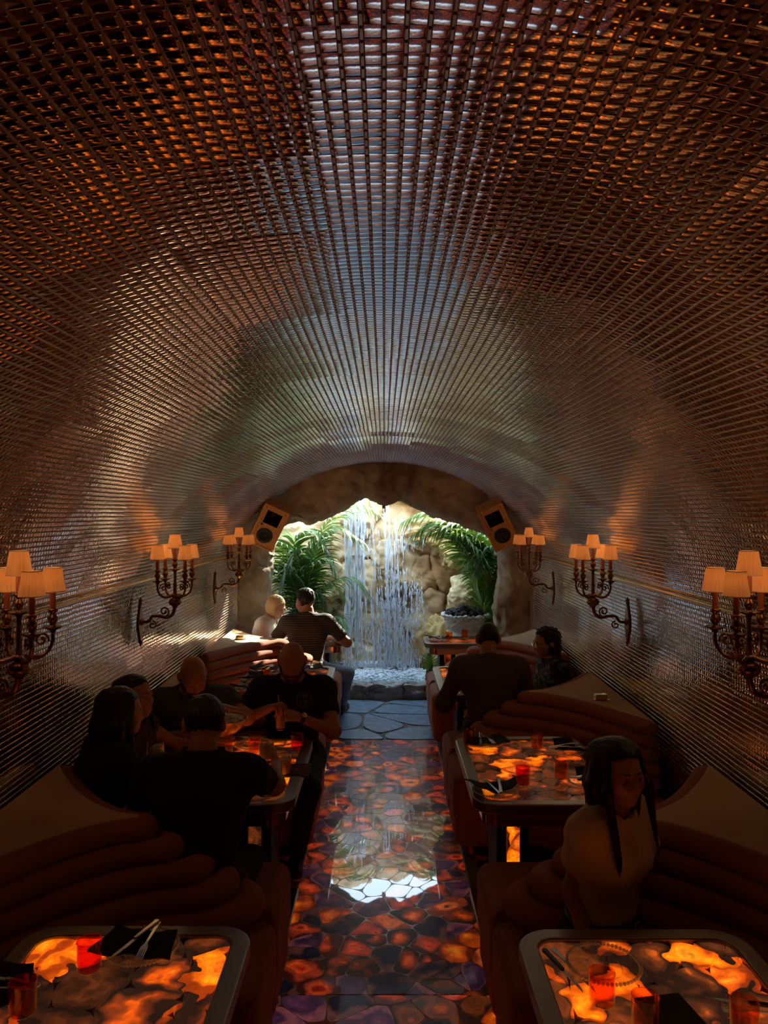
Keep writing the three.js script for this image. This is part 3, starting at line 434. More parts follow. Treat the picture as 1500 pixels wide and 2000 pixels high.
palm('broad palm with glossy fronds arching left from beside the boulders', at(962, 1250, 8.95), [
  [[[930, 1120, 8.9], [885, 1030, 8.75], [832, 1000, 8.65], [782, 1022, 8.55]], 0.36, 34, 2], [[[935, 1120, 8.85], [900, 1050, 8.7], [850, 1020, 8.6], [800, 1052, 8.5]], 0.34, 32, 0], [[[945, 1120, 8.85], [925, 1045, 8.7], [890, 1020, 8.6], [845, 1045, 8.5]], 0.34, 32, 2],
  [[[935, 1130, 8.9], [895, 1060, 8.8], [860, 1030, 8.7], [812, 1060, 8.6]], 0.28, 28, 0],
  [[[945, 1130, 8.9], [925, 1060, 8.8], [890, 1028, 8.75], [850, 1050, 8.7]], 0.30, 28, 1],
  [[[955, 1130, 8.9], [960, 1070, 8.8], [935, 1040, 8.7], [905, 1075, 8.65]], 0.28, 28, 0],
  [[[965, 1130, 8.9], [985, 1060, 8.8], [1000, 1050, 8.75], [1025, 1090, 8.7]], 0.28, 24, 1],
  [[[960, 1150, 8.85], [970, 1090, 8.7], [955, 1070, 8.65], [925, 1120, 8.6]], 0.28, 28, 3],
  [[[965, 1160, 8.8], [985, 1110, 8.7], [980, 1090, 8.65], [965, 1150, 8.6]], 0.26, 26, 3],
  [[[950, 1150, 9.1], [920, 1050, 9.15], [900, 1018, 9.15], [870, 1010, 9.15]], 0.28, 24, 2],
  [[[965, 1180, 8.8], [978, 1130, 8.7], [985, 1120, 8.65], [990, 1180, 8.6]], 0.24, 22, 1],
  [[[955, 1160, 8.8], [940, 1100, 8.7], [925, 1085, 8.65], [900, 1120, 8.6]], 0.24, 24, 0],
]);
palm('low bright green palm with upright leaves by the right pillar', at(950, 1262, 8.72), [
  [[[945, 1200, 8.7], [932, 1160, 8.68], [925, 1128, 8.66]], 0.24, 20, 2, 0.2, 0.15], [[[955, 1200, 8.7], [952, 1150, 8.68], [948, 1118, 8.66]], 0.24, 20, 2, 0.2, 0.15],
  [[[960, 1200, 8.7], [968, 1160, 8.65], [975, 1135, 8.6]], 0.24, 18, 0, 0.2, 0.15], [[[945, 1215, 8.65], [925, 1190, 8.6], [912, 1180, 8.55]], 0.2, 16, 0, 0.2, 0.3], [[[960, 1215, 8.65], [975, 1195, 8.6], [985, 1200, 8.55]], 0.2, 16, 2, 0.2, 0.3],
]);
palm('small tuft of pale narrow leaves under the far right table', at(838, 1320, 8.6), [
  [[[850, 1300, 8.55], [858, 1285, 8.5]], 0.14, 9, 2, 0.1, 0.3], [[[840, 1300, 8.55], [838, 1280, 8.5]], 0.14, 9, 2, 0.1, 0.3], [[[855, 1308, 8.5], [866, 1302, 8.45]], 0.12, 8, 0, 0.1, 0.4],
], 'grass_tuft');
palm('feathery low palm leaf behind the far left table', at(640, 1262, 9.0), [
  [[[648, 1225, 8.95], [660, 1205, 8.9], [680, 1225, 8.85]], 0.16, 18, 0], [[[640, 1220, 8.95], [632, 1200, 8.9], [620, 1215, 8.85]], 0.16, 16, 1], [[[645, 1215, 9.0], [650, 1190, 9.0], [660, 1180, 8.95]], 0.16, 16, 3],
]);
// ---------------------------------------------------------------- banquettes: curved dividers of stacked velvet rolls, a suede ledge on top, a seat on either face
const ROLLS = [[0.945, 0.030, 0.852, 0.052], [0.862, 0.052, 0.783, 0.054], [0.776, 0.074, 0.712, 0.056], [0.705, 0.092, 0.638, 0.058], [0.630, 0.110, 0.560, 0.062]];  // tip x, half width at the tip, height, radius
const WALLX = 1.485;
function rollPath(k, inset = 0) {                                  // plan of one roll: along the near face, round the tip, back along the far face; z+ is towards the camera
  const [xt, hk] = ROLLS[k], near = 0.74 + 0.015 * k - inset, far = 0.62 + 0.015 * k - inset, pts = [], hh = hk - inset * 0.6, n = 16;
  const f = (x, A) => hh + (A - hh) * pow(clamp((x - xt) / (WALLX - xt), 0, 1), 1.65);
  for (let i = 0; i <= n; i++) { const x = lerp(WALLX, xt, i / n); pts.push([x, f(x, near)]); }
  for (let i = 1; i < 7; i++) { const a = PI / 2 + i / 7 * PI; pts.push([xt + hh * cos(a), hh * sin(a)]); }
  for (let i = 0; i <= n; i++) { const x = lerp(xt, WALLX, i / n); pts.push([x, -f(x, far)]); }
  return pts;
}
function rollGeo(k) {
  const [, , y, r] = ROLLS[k], c = new THREE.CatmullRomCurve3(rollPath(k).map(([x, z]) => new THREE.Vector3(x, y, z)), false, 'centripetal'), S = 110, K = 14, pos = [], idx = [], uv = [], L = c.getLength();
  for (let i = 0; i <= S; i++) {
    const u = i / S, p = c.getPointAt(u), t = c.getTangentAt(u), e = min(u, 1 - u) * L, cap = e < 0.05 ? sqrt(max(0.0001, 1 - pow(1 - e / 0.05, 2))) : 1, nx = -t.z, nz = t.x, puck = 1 + 0.012 * noise(u * 30, k * 3, 1);
    for (let j = 0; j <= K; j++) { const a = j / K * 2 * PI, w = r * 1.12 * cap * puck * cos(a), h = r * 0.86 * cap * puck * sin(a); pos.push(p.x + nx * w, y + h, p.z + nz * w); uv.push(u * L * 4, j / K * 1.4); }
  }
  for (let i = 0; i < S; i++) for (let j = 0; j < K; j++) { const a = i * (K + 1) + j, b = a + K + 1; idx.push(a, a + 1, b, b, a + 1, b + 1); }
  return geom(pos, idx, uv);
}
const shapeOf = (pts) => new THREE.Shape(pts.map(([x, z]) => new THREE.Vector2(x, -z)));   // laid flat: shape y = -z
function uvFlat(g, k = 4) { const p = g.attributes.position, u = g.attributes.uv; for (let i = 0; i < p.count; i++) u.setXY(i, p.getX(i) * k + p.getY(i) * k, p.getZ(i) * k + p.getY(i) * k); return g; }
const rollGeos = ROLLS.map((_, k) => rollGeo(k));
const ledgeGeo = uvFlat(flat(extrude(shapeOf(rollPath(0, 0.016)), 0.05, 0.012, 3)).translate(0, 0.838, 0));
const coreGeo = merge([flat(extrude(shapeOf(rollPath(3, 0.05)), 0.20, 0)).translate(0, 0.40, 0), flat(extrude(shapeOf(rollPath(1, 0.03)), 0.20, 0)).translate(0, 0.59, 0), flat(extrude(shapeOf(rollPath(0, 0.018)), 0.1, 0)).translate(0, 0.745, 0)]);
function seatShape(dir, grow, x0) {                                // dir +1: the near face's seat (towards the camera), -1: the far face's
  const mid = dir > 0 ? 1.03 : 1.02, s = new THREE.Shape(), r = 0.085 + grow, z = (v) => -dir * v, a = 0.012 - grow, b = 0.50 + grow;
  s.moveTo(x0 - grow + 0.03, z(a)); s.quadraticCurveTo(x0 - grow, z(a), x0 - grow, z(a + 0.03)); s.lineTo(x0 - grow, z(b - r)); s.quadraticCurveTo(x0 - grow, z(b), x0 - grow + r, z(b)); s.lineTo(0.86, z(b));
  s.bezierCurveTo(1.0, z(b), 1.06 - grow, z(0.68), 1.07 - grow, z(mid)); s.lineTo(WALLX + 0.04, z(mid)); s.lineTo(WALLX + 0.04, z(a)); s.closePath(); return s;
}
const seatGeos = [1, -1].map((d) => [uvFlat(flat(extrude(seatShape(d, 0, 0.405), 0.175, 0.055, 5)).translate(0, 0.285, 0)), uvFlat(flat(extrude(seatShape(d, -0.012, 0.405), 0.155, 0.035, 4)).translate(0, 0.135, 0)), flat(extrude(seatShape(d, -0.12, 0.405), 0.14, 0.006, 1)).translate(0, 0.0, 0)]);
const DIV = [[2.92, 'near'], [4.95, 'mid'], [6.98, 'far']];
const dividers = [];
for (const s of [1, -1]) DIV.forEach(([d, w], i) => {
  const lab = s > 0 ? ['rust velvet banquette behind the pale-tee woman, its suede ledge at the right edge', 'rust velvet banquette with wide suede ledge holding a brass box, behind the right set table', 'rust velvet banquette between the two far right tables, behind the man in brown'][i]
    : ['dark rust velvet banquette with stepped rolls behind the man in the black polo', 'rust velvet banquette behind the two bald men, its suede ledge half hidden', 'sunlit rust velvet banquette behind the empty set table at the left'][i];
  const b = thing('banquette', lab, 'banquette', P(0, 0, d), 'curved velvet banquettes along both sides');
  rollGeos.forEach((g) => part('roll_cushion', side(g, s), M.velvet, b)); part('ledge', side(ledgeGeo, s), M.cream, b, 'pale suede ledge'); part('back_core', side(coreGeo, s), M.velvet, b);
  seatGeos.forEach(([a, c, p]) => { part('seat_cushion', side(a, s), M.velvet, b); part('seat_base', side(c, s), M.velvet, b); part('plinth', side(p, s), M.antique, b); });
  dividers.push(b);
});
// small brass boxes on the ledges
for (const [x, d, l] of [[1.33, 4.72, 'small brass box standing on the right suede ledge'], [-1.30, 6.95, 'small brass box on the far left sunlit ledge'], [-1.31, 4.75, 'small dark brass box on the left ledge behind the bald man in blue']]) { const b = thing('brass_box', l, 'box', P(x, 0.900, d)); part('body', box(0.075, 0.028, 0.05, 0.005).translate(0, 0.014, 0), M.brass, b); part('lid', box(0.07, 0.006, 0.045, 0.002).translate(0, 0.031, 0), M.brass, b); part('flange', box(0.095, 0.004, 0.07, 0.001).translate(0, 0.002, 0), M.antique, b); }

// ---------------------------------------------------------------- tables: metal rim round backlit agate, polished apron, pedestal with a glowing agate strip
const TOP = 0.75, rimMat = std(lin(0.27, 0.22, 0.165), 0.40, 1, { clearcoat: 0.3, clearcoatRoughness: 0.2 }), copper = std(lin(0.62, 0.36, 0.22), 0.13, 1);
function makeTable(d, s, w, l, seed, label, stone, glow, ledges) {
  const t = thing('dining_table', label, 'table', P(s * 0.752, 0, d), 'backlit agate tables along both sides'), x0 = -w / 2, z0 = -l / 2, e = 0.058;
  const rim = roundRect(x0, z0, -x0, -z0, 0.11); rim.holes.push(roundRect(x0 + e, z0 + e, -x0 - e, -z0 - e, 0.055, THREE.Path)); part('rim', flat(extrude(rim, 0.034, 0.007, 3, 14)).translate(0, TOP - 0.034, 0), rimMat, t);
  part('resin_bed', box(w - 2 * e + 0.02, 0.012, l - 2 * e + 0.02, 0.002).translate(0, TOP - 0.0165, 0), std(lin(0.10, 0.05, 0.025), 0.25), t);
  const pan = agatePanel(w - 2 * e, l - 2 * e, stone, seed, TABLEPAL, glow, 760, 0.0007, 1, 0.5, 0.55); layAgate(pan, t, x0 + e, z0 + e, TOP - 0.004, 0.007);
  const ap = roundRect(x0 + 0.045, z0 + 0.045, -x0 - 0.045, -z0 - 0.045, 0.085); ap.holes.push(roundRect(x0 + 0.058, z0 + 0.058, -x0 - 0.058, -z0 - 0.058, 0.075, THREE.Path)); part('apron', flat(extrude(ap, 0.075, 0, 1, 14)).translate(0, TOP - 0.109, 0), copper, t);
  part('underside', box(w - 0.14, 0.012, l - 0.14, 0.003).translate(0, TOP - 0.034, 0), M.dark, t);
  part('pedestal', box(0.16, TOP - 0.06, 0.30, 0.008).translate(-s * 0.12, (TOP - 0.04) / 2, 0), M.dark, t); part('foot', box(0.34, 0.014, 0.5, 0.005).translate(-s * 0.12, 0.007, 0), M.antique, t);
  for (const f of [1, -1]) { const g = new THREE.BoxGeometry(0.062, 0.62, 0.006); const u = g.attributes.uv; for (let i = 0; i < u.count; i++) u.setXY(i, u.getX(i) * 0.12 + 0.2, u.getY(i) * 0.7 + 0.1); const gm = pan.mat.clone(); part('glowing_lamp_strip', g.translate(-s * 0.12, 0.36, f * 0.153), gm, t, 'backlit agate strip'); for (const q of [-1, 1]) part('strip_edge', box(0.005, 0.62, 0.01, 0.001).translate(-s * 0.12 + q * 0.034, 0.36, f * 0.153), copper, t); }
  const L = new THREE.RectAreaLight(new THREE.Color(1, 0.42, 0.10), glow * 0.08, w - 0.2, l - 0.2); L.position.set(0, TOP + 0.004, 0); L.rotation.x = PI / 2; t.add(L);   // faces up
  return t;
}
const G = TABLE_GLOW;
makeTable(1.88, 1, 0.70, 1.02, 61, 'nearest right table: glowing agate top with a bare beaded plate, menu and dark cutlery', 0.155, G * 1.25);
makeTable(1.90, -1, 0.70, 1.02, 42, 'nearest left table: glowing agate top with two black napkins and red tumblers', 0.150, G * 1.0);
makeTable(3.92, 1, 0.70, 1.04, 43, 'set agate table with four beaded plates in front of the brass-box banquette', 0.115, G * 0.9);
makeTable(3.92, -1, 0.70, 1.04, 44, 'crowded agate table with the copper ice bowl and drinks', 0.115, G * 0.8);
makeTable(5.95, 1, 0.70, 1.04, 45, 'right agate table half hidden by the man in the brown long-sleeved top', 0.12, G * 0.5);
makeTable(5.95, -1, 0.70, 1.04, 46, 'empty set table left, behind the tattooed bald man in black', 0.12, G * 0.18);
makeTable(7.80, 1, 0.70, 0.50, 47, 'far right rounded table before the stone bowl of lava rocks', 0.12, G * 0.3);
makeTable(7.90, -1, 0.74, 0.50, 48, 'far left rounded table where the striped-shirt man sits', 0.12, G * 0.3);

// ---------------------------------------------------------------- wall sconces: back plate, scrolled arm, five candles under pleated shades
const shadeMat = new THREE.MeshPhysicalMaterial({ color: lin(0.80, 0.54, 0.30), roughness: 0.95, transmission: 0.5, thickness: 0, emissive: lin(1, 0.42, 0.12), emissiveIntensity: 0.002 });
const trimMat = std(lin(0.42, 0.30, 0.2), 0.8), candleMat = std(lin(0.30, 0.075, 0.025), 0.5), bulbMat = new THREE.MeshStandardMaterial({ color: 0xffe0b0, emissive: lin(1, 0.6, 0.25), emissiveIntensity: 0.6 });
function shadeGeo() {                                             // 22 pleats, open at both ends, real thickness
  const pos = [], idx = [], n = 132, prof = [[0.043, 0], [0.0425, 0.004], [0.036, 0.045], [0.0305, 0.081], [0.030, 0.085]];
  for (const off of [0, -0.0012]) for (const [r, y] of prof) for (let i = 0; i <= n; i++) { const a = i / n * 2 * PI, pl = 1 + 0.055 * abs(sin(a * 11)) * (y > 0.002 && y < 0.083 ? 1 : 0.2); pos.push((r + off) * pl * cos(a), y, (r + off) * pl * sin(a)); }
  const R = prof.length, w = n + 1; for (let o = 0; o < 2; o++) for (let j = 0; j < R - 1; j++) for (let i = 0; i < n; i++) { const a = (o * R + j) * w + i, b = a + w; o ? idx.push(a, b, a + 1, a + 1, b, b + 1) : idx.push(a, a + 1, b, b, a + 1, b + 1); }
  return geom(pos, idx);
}
const SC = { shade: shadeGeo(), hem: merge([new THREE.TorusGeometry(0.0434, 0.0018, 6, 40).rotateX(PI / 2), new THREE.TorusGeometry(0.0308, 0.0016, 6, 36).rotateX(PI / 2).translate(0, 0.085, 0)]), candle: lathe([[0, 0], [0.0105, 0], [0.0105, 0.10], [0.0085, 0.104], [0, 0.104]], 16),
  cup: lathe([[0, -0.012], [0.008, -0.010], [0.012, 0], [0.034, 0.010], [0.036, 0.014], [0.012, 0.012], [0.010, 0.022], [0.017, 0.036], [0.018, 0.046], [0.011, 0.056], [0.010, 0.062], [0.016, 0.068], [0.017, 0.076], [0.011, 0.080], [0, 0.080]], 22), bulb: lathe([[0, 0], [0.006, 0], [0.010, 0.016], [0.007, 0.028], [0, 0.036]], 12) };
function spiral(cx, cy, r, turns, a0, dir) { const p = []; for (let i = 0; i <= 20; i++) { const u = i / 20, a = a0 + dir * u * turns * 2 * PI, q = r * (1 - 0.78 * u); p.push(new THREE.Vector3(cx + q * cos(a), cy + q * sin(a), 0)); } return p; }
function makeSconce(s, d, label) {                                 // built pointing in +x from the wall plate, then turned
  const t = thing('wall_sconce', label, 'sconce', P(s * 1.515, 1.37, d), 'five-light candle sconces along both walls'), B = M.antique; t.rotation.y = s > 0 ? PI : 0;
  const plate = new THREE.Shape(); plate.moveTo(0, -0.125); plate.bezierCurveTo(0.02, -0.11, 0.018, -0.08, 0.042, -0.05); plate.bezierCurveTo(0.055, -0.02, 0.045, 0.03, 0.028, 0.06); plate.bezierCurveTo(0.022, 0.085, 0.012, 0.1, 0, 0.135); plate.bezierCurveTo(-0.012, 0.1, -0.022, 0.085, -0.028, 0.06); plate.bezierCurveTo(-0.045, 0.03, -0.055, -0.02, -0.042, -0.05); plate.bezierCurveTo(-0.018, -0.08, -0.02, -0.11, 0, -0.125);
  part('wall_plate', extrude(plate, 0.010, 0.004, 3, 12).rotateY(PI / 2).translate(0.004, 0, 0), B, t); part('finial', merge([lathe([[0, 0], [0.012, 0.002], [0.008, 0.014], [0.014, 0.024], [0.006, 0.036], [0, 0.05]], 14).translate(0.012, 0.11, 0), lathe([[0, -0.05], [0.008, -0.03], [0.014, -0.018], [0.006, -0.008], [0, 0]], 14).translate(0.012, -0.105, 0), lathe([[0.022, 0], [0.020, 0.010], [0.008, 0.02], [0, 0.022]], 18).rotateZ(-PI / 2).translate(0.014, 0, 0)]), B, t);
  const HX = 0.225, HY = 0.10;
  part('main_arm', merge([tube([new THREE.Vector3(0.02, 0, 0), new THREE.Vector3(0.06, 0.004, 0), new THREE.Vector3(0.085, 0.035, 0), new THREE.Vector3(0.125, 0.038, 0), new THREE.Vector3(0.18, 0.03, 0), new THREE.Vector3(0.212, 0.052, 0), new THREE.Vector3(HX, HY, 0)], (u) => 0.0085 + 0.003 * u, 40, 10), tube(spiral(0.158, 0.066, 0.032, 1.35, -PI / 2, 1), (u) => 0.0055 + 0.004 * smooth(0.8, 1, u), 40, 8), tube(spiral(0.085, -0.018, 0.026, 1.2, PI / 2, -1), (u) => 0.005 + 0.003 * smooth(0.8, 1, u), 36, 8)]), B, t);
  part('vase', lathe([[0, 0], [0.014, 0.002], [0.018, 0.012], [0.034, 0.022], [0.040, 0.038], [0.032, 0.056], [0.016, 0.064], [0.022, 0.076], [0.014, 0.088], [0, 0.090]], 26).translate(HX, HY - 0.012, 0), B, t);
  part('stem', lathe([[0, 0], [0.012, 0], [0.010, 0.05], [0.013, 0.06], [0.009, 0.07], [0.0085, 0.15], [0.014, 0.155], [0.010, 0.165], [0, 0.165]], 18).translate(HX, HY + 0.07, 0), B, t);
  const light = (parent, x, y, z) => { const c = new THREE.Group(); c.position.set(x, y, z); const bits = [['drip_cup', SC.cup, B, 0], ['candle', SC.candle, candleMat, 0.078], ['lamp_shade', SC.shade, shadeMat, 0.142], ['shade_hem', SC.hem, trimMat, 0.142], ['lamp_bulb', SC.bulb, bulbMat, 0.178]]; for (const [n, g, m, dy] of bits) part(n, g, m, parent).position.set(x, y + dy, z); const p = new THREE.PointLight(new THREE.Color(1, 0.56, 0.24), LAMP_CD, 0, 2); p.shadow.radius = 0.5; p.castShadow = true; p.position.set(x, y + 0.198, z); parent.add(p); };
  for (let i = 0; i < 4; i++) {
    const a = PI / 4 + i * PI / 2, ca = cos(a), sa = sin(a), r = 0.118, V = (q, y) => new THREE.Vector3(HX + q * ca, y, q * sa);
    const curl = spiral(0.078, HY + 0.118, 0.026, 1.3, -0.3, 1).map((v) => V(v.x, v.y));
    const m = part('candle_arm', merge([tube([V(0.008, HY + 0.07), V(0.035, HY + 0.062), V(0.07, HY + 0.058), V(0.102, HY + 0.078), V(0.118, HY + 0.112), V(r, HY + 0.142)], (u) => 0.0085 - 0.002 * u, 30, 8), tube(curl, (u) => 0.0042 + 0.003 * smooth(0.8, 1, u), 32, 6)]), B, t);
    light(m, HX + r * ca, HY + 0.150, r * sa);
  }
  light(t, HX, HY + 0.215, 0);
  return t;
}
for (const [s, d, l] of [[-1, 2.72, 'nearest left five-light candle sconce with pleated shades, at the picture edge'], [-1, 4.75, 'middle left five-light candle sconce above the long-haired women'], [-1, 6.85, 'farthest left five-light candle sconce, under the left loudspeaker'], [1, 2.72, 'nearest right five-light candle sconce with pleated shades, at the picture edge'], [1, 4.75, 'middle right five-light candle sconce above the curly-haired woman'], [1, 6.85, 'farthest right five-light candle sconce, under the right loudspeaker']]) makeSconce(s, d, l);

// ---------------------------------------------------------------- loudspeakers hung by chains at the far end of the vault
{
  const ply = woodMat(), black = std(0x0c0c0d, 0.5), cone = std(0x1a1817, 0.6), grey = std(0x2c2a2a, 0.5);
  for (const s of [-1, 1]) {
    const t = thing('loudspeaker', s < 0 ? 'plywood loudspeaker chained at the upper left of the stone arch' : 'plywood loudspeaker chained at the upper right of the stone arch', 'loudspeaker', at(s < 0 ? 524 : 974, 1031, 7.62));
    t.rotation.set(0.30, -s * 0.18, s * 0.44, 'ZYX'); const W = 0.27, H = 0.455, D = 0.22, e = 0.016;
    const ring = roundRect(-W / 2, -H / 2, W / 2, H / 2, 0.003); ring.holes.push(roundRect(-W / 2 + e, -H / 2 + e, W / 2 - e, H / 2 - e, 0.002, THREE.Path)); part('cabinet', merge([extrude(ring, D, 0.002, 1).translate(0, 0, -D), box(W - 0.01, H - 0.01, 0.015, 0.002).translate(0, 0, -D + 0.01)]), ply, t);
    const baf = roundRect(-W / 2 + e, -H / 2 + e, W / 2 - e, H / 2 - e, 0.001), hw = 0.078, hy = 0.095, wy = -0.095, wr = 0.082; baf.holes.push(roundRect(-hw, hy - 0.065, hw, hy + 0.075, 0.004, THREE.Path)); const wh = new THREE.Path(); wh.absarc(0, wy, wr, 0, 2 * PI); baf.holes.push(wh); const ph = new THREE.Path(); ph.absarc(-0.075, 0.008, 0.012, 0, 2 * PI); baf.holes.push(ph);
    part('baffle', extrude(baf, 0.015, 0).translate(0, 0, -0.024), ply, t);
    const q = []; const o = [[-hw, hy - 0.065], [hw, hy - 0.065], [hw, hy + 0.075], [-hw, hy + 0.075]], n = [[-0.022, hy - 0.016], [0.022, hy - 0.016], [0.022, hy + 0.026], [-0.022, hy + 0.026]]; for (let i = 0; i < 4; i++) { const j = (i + 1) % 4; q.push(...o[i], -0.008, ...o[j], -0.008, ...n[i], -0.11, ...n[i], -0.11, ...o[j], -0.008, ...n[j], -0.11); } q.push(...n[0], -0.11, ...n[1], -0.11, ...n[2], -0.11, ...n[0], -0.11, ...n[2], -0.11, ...n[3], -0.11); part('horn', geom(q), std(0x151414, 0.45, 0, { side: THREE.DoubleSide }), t);
    const w = part('woofer', lathe([[wr, 0], [wr, 0.006], [0.070, 0.004], [0.062, 0.010], [0.056, 0.004], [0.024, -0.022], [0, -0.024]], 40).rotateX(PI / 2).translate(0, wy, -0.012), cone, t); part('dust_cap', lathe([[0.024, 0], [0.018, 0.009], [0, 0.013]], 24).rotateX(PI / 2).translate(0, wy, -0.034), grey, w);
    for (const [x, y] of [[-0.098, 0.195], [0.098, 0.195], [-0.098, 0.05], [0.098, 0.05], [-0.098, -0.03], [0.098, -0.03]]) part('screw', lathe([[0.005, 0], [0.004, 0.002], [0, 0.003]], 10).rotateX(PI / 2).translate(x, y, -0.009), black, t);
    part('rear_bracket', box(0.05, 0.30, 0.05, 0.006).translate(s * 0.06, -0.02, -D - 0.02), black, t);
    const c = thing('hanging_chain', s < 0 ? 'short steel chain holding up the left loudspeaker' : 'short steel chain holding up the right loudspeaker', 'chain', at(s < 0 ? 541 : 958, 985, 7.66));
    for (let i = 0; i < 7; i++) part('link', new THREE.TorusGeometry(0.010, 0.0022, 6, 14).scale(0.7, 1.25, 1).rotateY(i % 2 ? PI / 2 : 0).translate(s * -0.002 * i, i * 0.019 - 0.03, 0), M.steel, c);
  }
}
function woodMat() { const n = 256, d = new Uint8Array(n * n * 4); for (let i = 0; i < n * n; i++) { const x = (i % n) / n, y = floor(i / n) / n, g = 0.5 + 0.5 * sin((x * 6 + 0.8 * fbm(x * 2, y * 0.6, 1, 3)) * 9) , k = 0.88 + 0.1 * g + 0.06 * noise(x * 60, y * 3, 4); d.set([214 * k, 150 * k, 84 * k, 255], i * 4); } const t = new THREE.DataTexture(d, n, n); t.colorSpace = THREE.SRGBColorSpace; t.wrapS = t.wrapT = THREE.RepeatWrapping; t.repeat.set(3, 3); t.magFilter = THREE.LinearFilter; t.needsUpdate = true; return new THREE.MeshStandardMaterial({ map: t, roughness: 0.55 }); }

// ---------------------------------------------------------------- stone bowl heaped with lava rock beyond the far right table
{
  const b = thing('fire_bowl', 'white coral-like bowl heaped with black lava rocks behind the far right table', 'bowl', P(0.93, 0.10, 8.75)), R = rng(91), v = new THREE.Vector3();
  const g = new THREE.CylinderGeometry(0.26, 0.20, 0.16, 90, 18, true), p = g.attributes.position; for (let i = 0; i < p.count; i++) { v.fromBufferAttribute(p, i); const k = 1 + 0.22 * abs(noise(v.x * 30, v.y * 30, v.z * 30)) - 0.05; p.setXYZ(i, v.x * k, v.y, v.z * k); } g.computeVertexNormals();
  const white = std(lin(0.72, 0.72, 0.70), 0.8, 0, { side: THREE.DoubleSide }); part('bowl_wall', g.translate(0, 0.70, 0), white, b); part('pedestal', lathe([[0, 0], [0.22, 0], [0.2, 0.3], [0.19, 0.62], [0.0, 0.63]], 40), white, b); part('gravel_bed', lathe([[0.24, 0.735], [0.1, 0.755], [0, 0.76]], 30), M.dark, b);
  for (let i = 0; i < 60; i++) { const a = i / 60 * 2 * PI, k = 0.25 + R() * 0.02, s = 0.014 + R() * 0.014; part('coral_lump', new THREE.IcosahedronGeometry(1, 1).scale(s, s * 0.8, s).translate(k * cos(a), 0.775 + R() * 0.02, k * sin(a)), white, b); }
  for (let i = 0; i < 30; i++) { const a = R() * 2 * PI, k = 0.20 * sqrt(R()), r = 0.034 + R() * 0.022; const t = tag(new THREE.Group(), 'black porous lava rock heaped in the white coral-like bowl', 'rock', 'lava rocks in the white bowl'); t.name = numbered('lava_rock'); t.position.copy(b.position).add(new THREE.Vector3(k * cos(a), 0.79 + 0.075 * (1 - k / 0.2) + R() * 0.015, k * sin(a))); scene.add(t); const gg = new THREE.IcosahedronGeometry(r, 4), q = gg.attributes.position; for (let j = 0; j < q.count; j++) { v.fromBufferAttribute(q, j); const n = 1 + 0.35 * noise(v.x * 30 + i, v.y * 30, v.z * 30) + 0.14 * noise(v.x * 95, v.y * 95 + i, v.z * 95); q.setXYZ(j, v.x * n, v.y * n * 0.85, v.z * n); } gg.computeVertexNormals(); part('rock', gg, std(lin(0.035, 0.028, 0.026), 0.85), t); }
}
// ---------------------------------------------------------------- tableware: one of each kind is built with its parts, then copied
const amber = std(lin(0.97, 0.60, 0.30), 0.04, 0, { transmission: 1, thickness: 0, ior: 1.45 }), red = std(lin(0.93, 0.30, 0.16), 0.04, 0, { transmission: 1, thickness: 0, ior: 1.45 }), clear = std(lin(0.96, 0.97, 0.97), 0.03, 0, { transmission: 1, thickness: 0, ior: 1.5 }), bead = std(lin(0.85, 0.86, 0.88), 0.08, 0, { transmission: 0.5, thickness: 0, ior: 1.5 }), linen = std(lin(0.010, 0.010, 0.012), 0.9, 0, { sheen: 0.1 }), handleBlack = std(lin(0.012, 0.011, 0.011), 0.4);
const TW = {
  tumbler: lathe([[0, 0.004], [0.030, 0.004], [0.033, 0.010], [0.0345, 0.086], [0.0335, 0.087], [0.0325, 0.085], [0.031, 0.014], [0, 0.012]], 32), plateDisc: lathe([[0, 0.004], [0.055, 0.004], [0.062, 0.006], [0.098, 0.013], [0.098, 0.016], [0.060, 0.0095], [0, 0.0075]], 44),
  beads: merge(Array.from({ length: 54 }, (_, i) => new THREE.IcosahedronGeometry(0.0056, 1).translate(0.1015 * cos(i / 54 * 2 * PI), 0.0155, 0.1015 * sin(i / 54 * 2 * PI)))), foot: lathe([[0.05, 0], [0.054, 0], [0.054, 0.005], [0.05, 0.005]], 40),
};
function napkinGeo() {                                             // a square of cloth folded to a kite, its points lifted
  const pos = [], idx = [], n = 18; const f = (u, v) => { const x = (u - 0.5) * 0.25 * (1 - 0.25 * v), z = (v - 0.5) * 0.125 + 0.055 * abs(u - 0.5) * -1; return [x, 0.018 + 0.030 * pow(abs(u - 0.5) * 2, 2) * (0.4 + v * 0.6) + 0.004 * sin(u * 14 + v * 5), z]; };
  for (const off of [0.003, -0.003]) for (let j = 0; j <= n; j++) for (let i = 0; i <= n; i++) { const [x, y, z] = f(i / n, j / n); pos.push(x, y + off, z); }
  const w = n + 1, top = w * w; for (let j = 0; j < n; j++) for (let i = 0; i < n; i++) { const a = j * w + i, b = a + w; idx.push(a, b, a + 1, a + 1, b, b + 1, top + a, top + a + 1, top + b, top + a + 1, top + b + 1, top + b); }
  for (let i = 0; i < n; i++) { const e = [[i, i + 1], [n * w + i + 1, n * w + i], [(i + 1) * w, i * w], [i * w + n, (i + 1) * w + n]]; for (const [a, b] of e) idx.push(a, b, top + a, b, top + b, top + a); }
  return geom(pos, idx);
}
TW.napkin = napkinGeo();
function bendUp(g, k) { const p = g.attributes.position; for (let i = 0; i < p.count; i++) { const z = p.getZ(i); p.setY(i, p.getY(i) + k * sin((z + 0.1) / 0.2 * PI)); } g.computeVertexNormals(); return g; }
